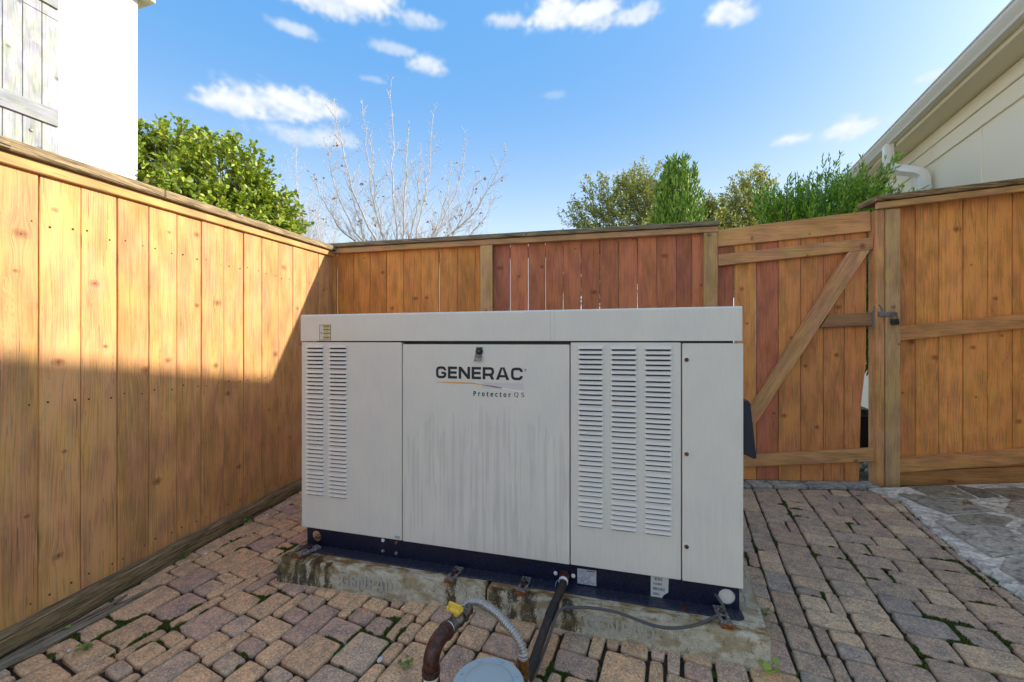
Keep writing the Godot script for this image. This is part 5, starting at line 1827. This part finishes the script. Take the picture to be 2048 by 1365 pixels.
# ---------------------------------------------------------------- plants
func leaf_mesh(l: float, w: float) -> ArrayMesh:
	var mb := MB.new()
	var a := Vector3(0, 0, 0)
	var tip := Vector3(0, 0.0, -l)
	var q := [Vector3(w * 0.5, 0.12 * w, -l * 0.35), Vector3(w * 0.42, 0.12 * w, -l * 0.7)]
	var m1 := Vector3(0, 0, -l * 0.5)
	for s in [-1.0, 1.0]:
		var p0: Vector3 = q[0] * Vector3(s, 1, 1)
		var p1: Vector3 = q[1] * Vector3(s, 1, 1)
		var n := Vector3(-s * 0.22, 1, 0).normalized()
		mb.tri(a, p0, m1, n, n, n)
		mb.tri(m1, p0, p1, n, n, n)
		mb.tri(m1, p1, tip, n, n, n)
	return mb.done()

func sprig_mesh(l: float, w: float) -> ArrayMesh:
	# a narrow three-sided scale-leaf shoot, pointing up y
	var mb := MB.new()
	for i in 3:
		var a := TAU * i / 3.0
		var b := TAU * (i + 1) / 3.0
		var pa := Vector3(cos(a), 0, sin(a)) * w * 0.5 + Vector3(0, l * 0.35, 0)
		var pb := Vector3(cos(b), 0, sin(b)) * w * 0.5 + Vector3(0, l * 0.35, 0)
		var n := (pa + pb) * Vector3(1, 0, 1)
		mb.tri(Vector3.ZERO, pa, pb, n + Vector3(0, -0.002, 0), n, n)
		mb.tri(pa, pb, Vector3(0, l, 0), n, n, n + Vector3(0, 0.002, 0))
	return mb.done()

func rnd_dir() -> Vector3:
	var z := R.randf_range(-1, 1)
	var a := R.randf() * TAU
	var r := sqrt(1.0 - z * z)
	return Vector3(r * cos(a), z, r * sin(a))

func facing(dir: Vector3, up: Vector3, scale: float) -> Basis:
	# local -z along dir, local y near up
	var z := -dir.normalized()
	var x := up.cross(z)
	if x.length() < 0.01:
		x = Vector3.RIGHT.cross(z)
	x = x.normalized()
	return Basis(x, z.cross(x), z).scaled(Vector3.ONE * scale)

# lumps: [centre, radii, clumps]; leaves gather in clumps so that gaps show between
func crown(root: Node3D, lumps: Array, per: int, spread: float, leaf: ArrayMesh, dark: Color, light_: Color, shell := 0.55, mat_name := "leaf", yellow := 0.0) -> void:
	var places := []
	var cols := []
	var twigs := MB.new()
	for l in lumps:
		var c: Vector3 = l[0]
		var r: Vector3 = l[1]
		for i in l[2]:
			var d := rnd_dir()
			var p: Vector3 = c + d * r * (shell + (1.0 - shell) * R.randf() ** 0.6) * R.randf_range(0.85, 1.01)
			var out := (d + Vector3(0, 0.5, 0) + rnd_dir() * 0.5).normalized()
			twigs.tube(PackedVector3Array([p - out * spread * 1.8, p, p + out * spread]), PackedFloat32Array([0.008, 0.005, 0.002]), 3, false)
			for j in per:
				var s := R.randf_range(-1.0, 1.0)
				var q := p + out * s * spread + rnd_dir() * spread * 0.55 * R.randf()
				var ld := (out * 0.7 + rnd_dir()).normalized()
				places.append(Transform3D(facing(ld, (Vector3.UP + d * 0.6 + rnd_dir() * 0.8).normalized(), R.randf_range(0.7, 1.2)), q))
				var cc := dark.lerp(light_, R.randf()) * R.randf_range(0.9, 1.1)
				if R.randf() < yellow:
					cc = cc.lerp(Color(0.34, 0.30, 0.05), 0.6)
				cols.append(cc)
	many("foliage", leaf, M[mat_name], places, cols, root)
	put("twigs", twigs.done(), M.bark, root)

func limb(mb: MB, a: Vector3, b: Vector3, ra: float, rb: float, bow: Vector3, sides := 5, steps := 6) -> PackedVector3Array:
	var pts := PackedVector3Array()
	var rad := PackedFloat32Array()
	for i in steps + 1:
		var t := float(i) / steps
		pts.append(a.lerp(b, t) + bow * sin(PI * t) + (rnd_dir() * 0.02 * a.distance_to(b) * (0.5 if i > 0 and i < steps else 0.0)))
		rad.append(lerpf(ra, rb, t))
	mb.tube(pts, rad, sides, false)
	return pts

func trunk(root: Node3D, h: float, r: float, called := "trunk", m = null) -> void:
	var mb := MB.new()
	mb.tube(PackedVector3Array([Vector3(0, -0.05, 0), Vector3(0.02, h * 0.3, 0.02), Vector3(-0.03, h * 0.7, 0), Vector3(0, h, 0)]), PackedFloat32Array([r * 1.25, r, r * 0.85, r * 0.6]), 10)
	put(called, mb.done(), M.bark if m == null else m, root)

func bare_tree(called_label: String, base: Vector3, fork: float, tips: Array, rr: float, twig_n: int, reach: float, leaves: int) -> void:
	var t := thing("bare_tree", called_label, "tree", base)
	trunk(t, fork, rr, "trunk", M.pale_bark)
	var mb := MB.new()
	var leaf_at := []
	for tip in tips:
		var f := Vector3(0, fork * R.randf_range(0.80, 1.0), 0)
		var e: Vector3 = tip - base
		var len_ := f.distance_to(e)
		# limbs leave outward, then turn upward
		var bow := Vector3(e.x - f.x, 0, e.z - f.z) * 0.16 - Vector3(0, 0.05 * len_, 0)
		var pts := limb(mb, f, e, rr * 0.30, 0.004, bow, 6, 14)
		for i in range(3, 15):
			for s in twig_n:
				var p := pts[i].lerp(pts[maxi(i - 1, 0)], R.randf())
				var ax := (pts[mini(i + 1, 14)] - pts[i - 1]).normalized()
				var o := (ax * 0.75 + rnd_dir() * 0.75 + Vector3(0, 0.35, 0)).normalized()
				var l := reach * R.randf_range(0.25, 1.0) * (1.15 - i / 15.0)
				var tp := limb(mb, p, p + o * l, 0.0065 * (1.2 - i / 16.0), 0.002, rnd_dir() * l * 0.06, 3, 4)
				for k in range(1, 5):
					for s2 in 2:
						var o2 := ((tp[k] - tp[k - 1]).normalized() * 0.8 + rnd_dir() * 0.7 + Vector3(0, 0.2, 0)).normalized()
						var l2 := l * R.randf_range(0.12, 0.4)
						mb.tube(PackedVector3Array([tp[k], tp[k] + o2 * l2]), PackedFloat32Array([0.003, 0.0015]), 3, false)
						if R.randf() < 0.5:
							leaf_at.append(tp[k] + o2 * l2)
	put("branches", mb.done(), M.pale_bark, t)
	var pl := []
	var cl := []
	var low := leaf_at.filter(func(p): return p.y < fork + 2.6)
	for i in leaves:
		var p: Vector3 = low[R.randi() % low.size()]
		for k in R.randi_range(1, 3):
			pl.append(Transform3D(facing(rnd_dir() + Vector3(0, -0.6, 0), rnd_dir(), R.randf_range(0.8, 1.5)), p + rnd_dir() * 0.05))
			cl.append(Color(0.38, 0.17, 0.07).lerp(Color(0.45, 0.28, 0.14), R.randf()))
	many("dry_leaves", leaf_mesh(0.055, 0.036), M.leaf, pl, cl, t)

func greenery() -> void:
	# glossy shrub beside the white house
	var t := thing("evergreen_shrub", "large bright green glossy-leaved shrub at the white house corner", "shrub", at(-5.5, 6.7))
	trunk(t, 2.6, 0.10)
	var lf := leaf_mesh(0.085, 0.050)
	crown(t, [[Vector3(-0.1, 3.25, 0), Vector3(1.9, 1.50, 1.35), 760], [Vector3(0.78, 2.95, 0.2), Vector3(1.15, 0.98, 1.1), 360], [Vector3(-0.9, 3.7, 0.3), Vector3(1.0, 1.05, 1.0), 240], [Vector3(0.1, 2.2, 0.5), Vector3(1.6, 0.9, 1.0), 180], [Vector3(1.0, 3.4, 1.55), Vector3(0.22, 0.28, 0.25), 9]], 30, 0.15, lf, Color(0.16, 0.26, 0.02), Color(0.44, 0.54, 0.05), 0.72, "leaf", 0.2)
	# leafless trees
	var z := 9.0
	var tips := []
	for q in [[668, 205], [647, 275], [724, 200], [740, 270], [783, 160], [868, 220], [842, 300], [935, 268], [905, 330], [1014, 292], [990, 392], [690, 320], [955, 350], [816, 260], [628, 360]]:
		var zz := z + R.randf_range(-0.9, 0.9)
		tips.append(at((q[0] - 1024.0) / 796.0 * zz, zz, EYE + (682.5 - q[1]) / 796.0 * zz))
	bare_tree("pale leafless tree with a few orange leaves behind the back fence", at(-2.55, 9.0), 2.7, tips, 0.085, 4, 1.15, 70)
	tips = []
	for q in [[588, 262], [600, 400], [560, 420], [640, 410], [680, 430], [620, 380], [540, 440]]:
		var zz := 13.0 + R.randf_range(-1, 1)
		tips.append(at((q[0] - 1024.0) / 796.0 * zz, zz, EYE + (682.5 - q[1]) / 796.0 * zz))
	bare_tree("smaller leafless tree low between the green shrub and the pale tree", at(-6.7, 13.0), 3.2, tips, 0.07, 5, 1.7, 20)
	# broad pale oaks
	lf = leaf_mesh(0.105, 0.05)
	t = thing("oak_tree", "broad olive-leaved tree left of the narrow cypress, beyond the back fence", "tree", at(3.9, 14.5))
	trunk(t, 3.6, 0.2)
	crown(t, [[Vector3(0.2, 4.9, 0), Vector3(2.4, 2.6, 1.9), 640], [Vector3(-0.9, 3.7, 0.3), Vector3(1.7, 1.6, 1.5), 330], [Vector3(1.2, 6.0, 0), Vector3(1.6, 1.6, 1.3), 280], [Vector3(1.9, 4.2, 0.4), Vector3(1.6, 1.9, 1.4), 440], [Vector3(2.8, 4.9, 0.2), Vector3(1.5, 1.5, 1.2), 300]], 28, 0.25, lf, Color(0.18, 0.215, 0.035), Color(0.60, 0.60, 0.14), 0.35, "leaf", 0.1)
	t = thing("oak_tree", "pale olive tree between the narrow cypress and the juniper", "tree", at(8.3, 14.5))
	trunk(t, 3.4, 0.18)
	crown(t, [[Vector3(0.1, 4.7, 0), Vector3(1.6, 2.0, 1.4), 440], [Vector3(0.4, 6.2, 0), Vector3(0.9, 1.3, 0.8), 170], [Vector3(-0.9, 3.9, 0), Vector3(1.4, 1.8, 1.2), 320], [Vector3(-1.7, 4.8, 0.2), Vector3(1.3, 1.4, 1.2), 260], [Vector3(1.4, 4.6, 0.0), Vector3(1.3, 1.6, 1.0), 240]], 28, 0.25, lf, Color(0.21, 0.24, 0.04), Color(0.68, 0.66, 0.18), 0.3, "leaf", 0.15)
	# column of cypress: many upright spires
	t = thing("cypress_tree", "narrow upright green cypress in front of the olive trees", "tree", at(4.05, 9.8))
	trunk(t, 3.0, 0.09)
	var sp := sprig_mesh(0.15, 0.045)
	var pl := []
	var cl := []
	for i in 30:
		var a := R.randf() * TAU
		var rad := 0.58 * sqrt(R.randf())
		var c := Vector3(cos(a) * rad, 0, sin(a) * rad * 0.9)
		var top := 5.75 - rad * R.randf_range(0.5, 1.9)
		for j in 230:
			var u := R.randf()
			var y := lerpf(2.0, top, u)
			var w := 0.20 * minf(1.0, (1.0 - u) * 2.6 + 0.08)
			var b := R.randf() * TAU
			var o := Vector3(cos(b), 0, sin(b))
			var p := c * (0.75 + 0.3 * (1.0 - u)) + o * w * sqrt(R.randf()) + Vector3(0, y, 0)
			var up := (Vector3.UP * 1.3 + o * 0.55 + rnd_dir() * 0.35).normalized()
			pl.append(Transform3D(facing(up, o, R.randf_range(0.7, 1.2)) * Basis(Vector3.RIGHT, -PI / 2), p))
			cl.append(Color(0.09, 0.22, 0.02).lerp(Color(0.36, 0.50, 0.045), R.randf()) * R.randf_range(0.9, 1.1))
	many("foliage", sp, M.needle, pl, cl, t)
	# juniper with feathery shoots
	t = thing("juniper_bush", "feathery vivid green juniper behind the gate, beside the cream house", "shrub", at(3.50, 4.40))
	trunk(t, 1.9, 0.06)
	sp = sprig_mesh(0.052, 0.013)
	pl = []
	cl = []
	var tw := MB.new()
	for i in 700:
		var a := R.randf() * TAU
		var rad := sqrt(R.randf())
		var foot := Vector3(cos(a) * rad * 0.62, R.randf_range(1.65, 2.35), sin(a) * rad * 0.36)
		var ln := R.randf_range(0.50, 0.90) * (1.0 - 0.22 * rad)
		var lean := Vector3(cos(a) * rad * 0.28 + R.randf_range(-0.10, 0.16), 1.0, sin(a) * rad * 0.4 + R.randf_range(-0.15, 0.15)).normalized()
		if i >= 420:
			foot.y -= 0.95
			ln *= 0.8
		elif i % 14 == 0:
			lean = Vector3(0.75 + R.randf() * 0.3, 0.75, R.randf_range(-0.2, 0.2)).normalized()
			ln = R.randf_range(0.6, 0.95)
		var tip := foot + lean * ln + Vector3(0.0, -0.02, 0)
		if tip.x > 0.36:
			tip.y = minf(tip.y, R.randf_range(2.5, 2.82))
			lean = (tip - foot).normalized()
			ln = foot.distance_to(tip)
		tw.tube(PackedVector3Array([foot, foot.lerp(tip, 0.5) + rnd_dir() * 0.02, tip]), PackedFloat32Array([0.006, 0.004, 0.0015]), 3, false)
		for s in 5:
			var s0 := foot.lerp(tip, R.randf_range(0.15, 0.8))
			var sd := (lean + rnd_dir() * 0.45).normalized()
			var sl := ln * R.randf_range(0.2, 0.42)
			for j in 13:
				var u := R.randf()
				var p := s0 + sd * sl * u
				var o := rnd_dir()
				pl.append(Transform3D(facing((sd + o * 0.55).normalized(), o, R.randf_range(0.7, 1.2)) * Basis(Vector3.RIGHT, -PI / 2), p + o * 0.012 * (1.1 - u)))
				cl.append(Color(0.07, 0.22, 0.015).lerp(Color(0.34, 0.60, 0.04), R.randf()) * R.randf_range(0.9, 1.1))
		for j in 34:
			var u := R.randf()
			var p := foot.lerp(tip, u)
			var o := rnd_dir()
			pl.append(Transform3D(facing((lean + o * 0.5).normalized(), o, R.randf_range(0.6, 1.1)) * Basis(Vector3.RIGHT, -PI / 2), p + o * 0.015 * (1.1 - u)))
			cl.append(Color(0.08, 0.24, 0.018).lerp(Color(0.36, 0.62, 0.05), R.randf()) * R.randf_range(0.9, 1.1))
	many("foliage", sp, M.needle, pl, cl, t)
	put("twigs", tw.done(), M.bark, t)

# ---------------------------------------------------------------- small things
func weed(label: String, pos: Vector3, size: float, n: int, col: Color) -> void:
	var t := thing("weed_plant", label, "weed", pos)
	var mb := MB.new()
	var lv := MB.new()
	for i in n:
		var a := TAU * i / n + R.randf_range(-0.4, 0.4)
		var o := Vector3(cos(a), 0, sin(a))
		var r := size * R.randf_range(0.35, 1.0)
		var tip := o * r + Vector3(0, size * R.randf_range(0.4, 1.1), 0)
		mb.tube(PackedVector3Array([Vector3.ZERO, tip * 0.5 + Vector3(0, size * 0.2, 0), tip]), PackedFloat32Array([0.0012, 0.001, 0.0008]), 4, false)
		# round scalloped leaf with a fold
		var lr := size * R.randf_range(0.28, 0.42)
		var nrm := (Vector3.UP + o * R.randf_range(-0.2, 0.7) + rnd_dir() * 0.25).normalized()
		var ux := nrm.cross(o).normalized()
		var uz := ux.cross(nrm)
		lv.c = col * R.randf_range(0.75, 1.25)
		var prev := Vector3()
		for k in 11:
			var b := TAU * k / 10.0
			var rr := lr * (0.9 + 0.1 * cos(b * 5.0))
			var p := tip + (ux * cos(b) + uz * sin(b)) * rr + nrm * 0.10 * lr * cos(2.0 * b)
			if k > 0:
				lv.tri(tip, prev, p, nrm, nrm, nrm)
			prev = p
	put("stems", mb.done(), M.weed_stem, t)
	put("leaves", lv.done(), M.leaf, t)

func small_things() -> void:
	weed("small bright green weed at the right front corner of the pale pad", at(0.855, 1.325), 0.035, 7, Color(0.28, 0.40, 0.05))
	weed("tiny weed in the paving joint right of the pale pad", at(1.02, 1.60), 0.022, 6, Color(0.13, 0.24, 0.04))
	weed("weed cluster in the joint at the bottom left, near the grey lath", at(-1.52, 1.42), 0.026, 9, Color(0.16, 0.26, 0.04))
	weed("two-leaved seedling growing from the kickboard foot at the far left", at(-1.70, 1.51), 0.022, 4, Color(0.20, 0.33, 0.06))
	weed("low weed tuft against the middle of the left kickboard", at(-1.66, 2.02), 0.026, 8, Color(0.10, 0.20, 0.04))
	weed("weed growing by the left kickboard, nearest the generator", at(-1.61, 2.42), 0.030, 9, Color(0.15, 0.27, 0.05))
	weed("weed in the foreground joint left of the blue-grey regulator", at(-0.36, 1.345), 0.024, 9, Color(0.18, 0.28, 0.06))
	weed("weed at the left front corner of the dark-stained pad", at(-1.13, 1.95), 0.025, 8, Color(0.20, 0.30, 0.06))
	for p in [["white oval pebble in the joint left of the rusty riser", -0.455, 1.375, 0.013, Color(0.62, 0.62, 0.60)], ["white stone chip by the kickboard, middle of the left fence", -1.585, 2.06, 0.011, Color(0.66, 0.66, 0.66)], ["pale pebble beside the weed cluster at the bottom left", -1.575, 1.415, 0.009, Color(0.6, 0.6, 0.6)], ["grey pebble in the joint before the pale pad", 0.40, 1.395, 0.009, Color(0.25, 0.25, 0.24)], ["tiny white chip by the far end of the left kickboard", -1.55, 2.52, 0.009, Color(0.7, 0.7, 0.7)]]:
		var mb := MB.new()
		mb.c = p[4]
		mb.ball(Vector3(0, 0.004, 0), Vector3(p[3], p[3] * 0.55, p[3] * 0.7), 12)
		var o := put("pebble", mb.done(), M.stone, null, at(p[1], p[2]))
		o.rotation.y = R.randf() * TAU
		tag(o, p[0], "pebble", "pebbles in the paving joints")
	# dry leaves on the flagstones
	for p in [["reddish dry leaf against the right fence foot", 3.14, 2.84, Color(0.20, 0.05, 0.035)], ["brown dry leaf on the flagstones, nearest the right picture edge", 3.24, 2.57, Color(0.26, 0.10, 0.05)], ["tan dry leaf lying in the middle of the flagstones", 2.86, 2.50, Color(0.30, 0.16, 0.06)], ["pale dry leaf on the olive flagstone by the post", 2.93, 2.63, Color(0.62, 0.55, 0.42)]]:
		var lm := MB.new()
		lm.c = p[3]
		for s in [-1.0, 1.0]:
			var n := Vector3(-s * 0.5, 1, 0).normalized()
			var q := [Vector3(0, 0.004, 0.032), Vector3(s * 0.014, 0.014, 0.012), Vector3(s * 0.017, 0.016, -0.008), Vector3(s * 0.006, 0.010, -0.026), Vector3(0, 0.008, -0.038)]
			for k in range(1, 4):
				lm.tri(q[0] if k == 1 else Vector3(0, 0.004, 0), q[k], q[k + 1], n, n, n)
			lm.tri(q[0], q[1], Vector3(0, 0.004, 0), n, n, n)
			lm.tri(Vector3(0, 0.004, 0), q[3], q[4], n, n, n)
		lm.tube(PackedVector3Array([Vector3(0, 0.004, 0.030), Vector3(0.004, 0.010, 0.052)]), PackedFloat32Array([0.001, 0.0007]), 4)
		var o := put("fallen_leaf", lm.done(), M.leaf, null, at(p[1], p[2], slope_up(p[1]) + 0.025))
		o.rotation.y = R.randf() * TAU
		tag(o, p[0], "leaf", "dry leaves on the flagstones")
	moss()
	behind_the_gate()

func moss() -> void:
	var tuft := MB.new()
	for i in 7:
		var a := TAU * i / 7.0
		var o := Vector3(cos(a), 0, sin(a))
		var s := o.cross(Vector3.UP) * 0.0016
		var tip := o * (0.003 if i % 2 else 0.006) + Vector3(0, 0.009 if i % 2 else 0.006, 0)
		var n := (Vector3.UP + o * 0.4).normalized()
		tuft.tri(o * 0.001 - s, o * 0.001 + s, tip, n, n, n)
	var places := []
	var cols := []
	var pn := noise(77, 2.2, 3)
	for l in joints_list:
		var a: Vector2 = l[0]
		var b: Vector2 = l[1]
		var n := int(a.distance_to(b) / 0.0012)
		for i in n:
			var p := a.lerp(b, R.randf())
			var v := pn.get_noise_2d(p.x, p.y) + 0.5 * pn.get_noise_2d(p.x * 6.0, p.y * 6.0)
			if v > 0.37 and p.y > 1.0 and p.y < 3.2:
				var w := 0.0035 + 0.006 * ss(0.37, 0.7, v)
				p += V2(R.randf_range(-w, w), R.randf_range(-w, w))
				places.append(Transform3D(Basis(Vector3.UP, R.randf() * TAU).scaled(Vector3.ONE * R.randf_range(0.6, 1.3)), at(p.x, p.y, slope_up(p.x) - 0.009 + 0.006 * ss(0.37, 0.7, v))))
				cols.append(Color(0.09, 0.10, 0.015).lerp(Color(0.17, 0.26, 0.028), R.randf()) )
	var o := many("moss", tuft.done(), M.moss, places, cols)
	tag(o, "green moss growing in the joints between the pavers", "moss")

func behind_the_gate() -> void:
	# river stones and a dark tub that show through the gap between gate and post
	var mb := MB.new()
	for i in 90:
		mb.c = Color(0.34, 0.33, 0.32).lerp(Color(0.50, 0.47, 0.44), R.randf()) * R.randf_range(0.6, 1.2)
		mb.ball(Vector3(R.randf_range(-0.5, 0.5), R.randf_range(0.0, 0.03), R.randf_range(-0.75, 0.5)), Vector3(R.randf_range(0.02, 0.045), R.randf_range(0.015, 0.03), R.randf_range(0.02, 0.04)), 8)
	var o := put("river_stones", mb.done(), M.stone, null, at(2.95, 3.55, 0.03))
	o.set_meta("kind", "stuff")
	tag(o, "grey river stones on the ground behind the gate gap", "stones")
	var t := thing("plastic_tub", "glossy black plastic tub seen through the gap beside the gate", "tub", at(3.38, 3.85, 0.02))
	mb = MB.new()
	mb.lathe([V2(0.0, 0.0), V2(0.17, 0.0), V2(0.20, 0.36), V2(0.215, 0.365), V2(0.22, 0.385), V2(0.205, 0.40), V2(0.19, 0.395), V2(0.18, 0.34), V2(0.0, 0.33)], 28)
	put("tub", mb.done(), M.black, t)
	mb = MB.new()
	for s in [-1.0, 1.0]:
		mb.tube(PackedVector3Array([Vector3(s * 0.21, 0.34, -0.05), Vector3(s * 0.25, 0.35, 0), Vector3(s * 0.21, 0.34, 0.05)]), same(0.010, 3), 8)
	put("handle", mb.done(), M.black, t)
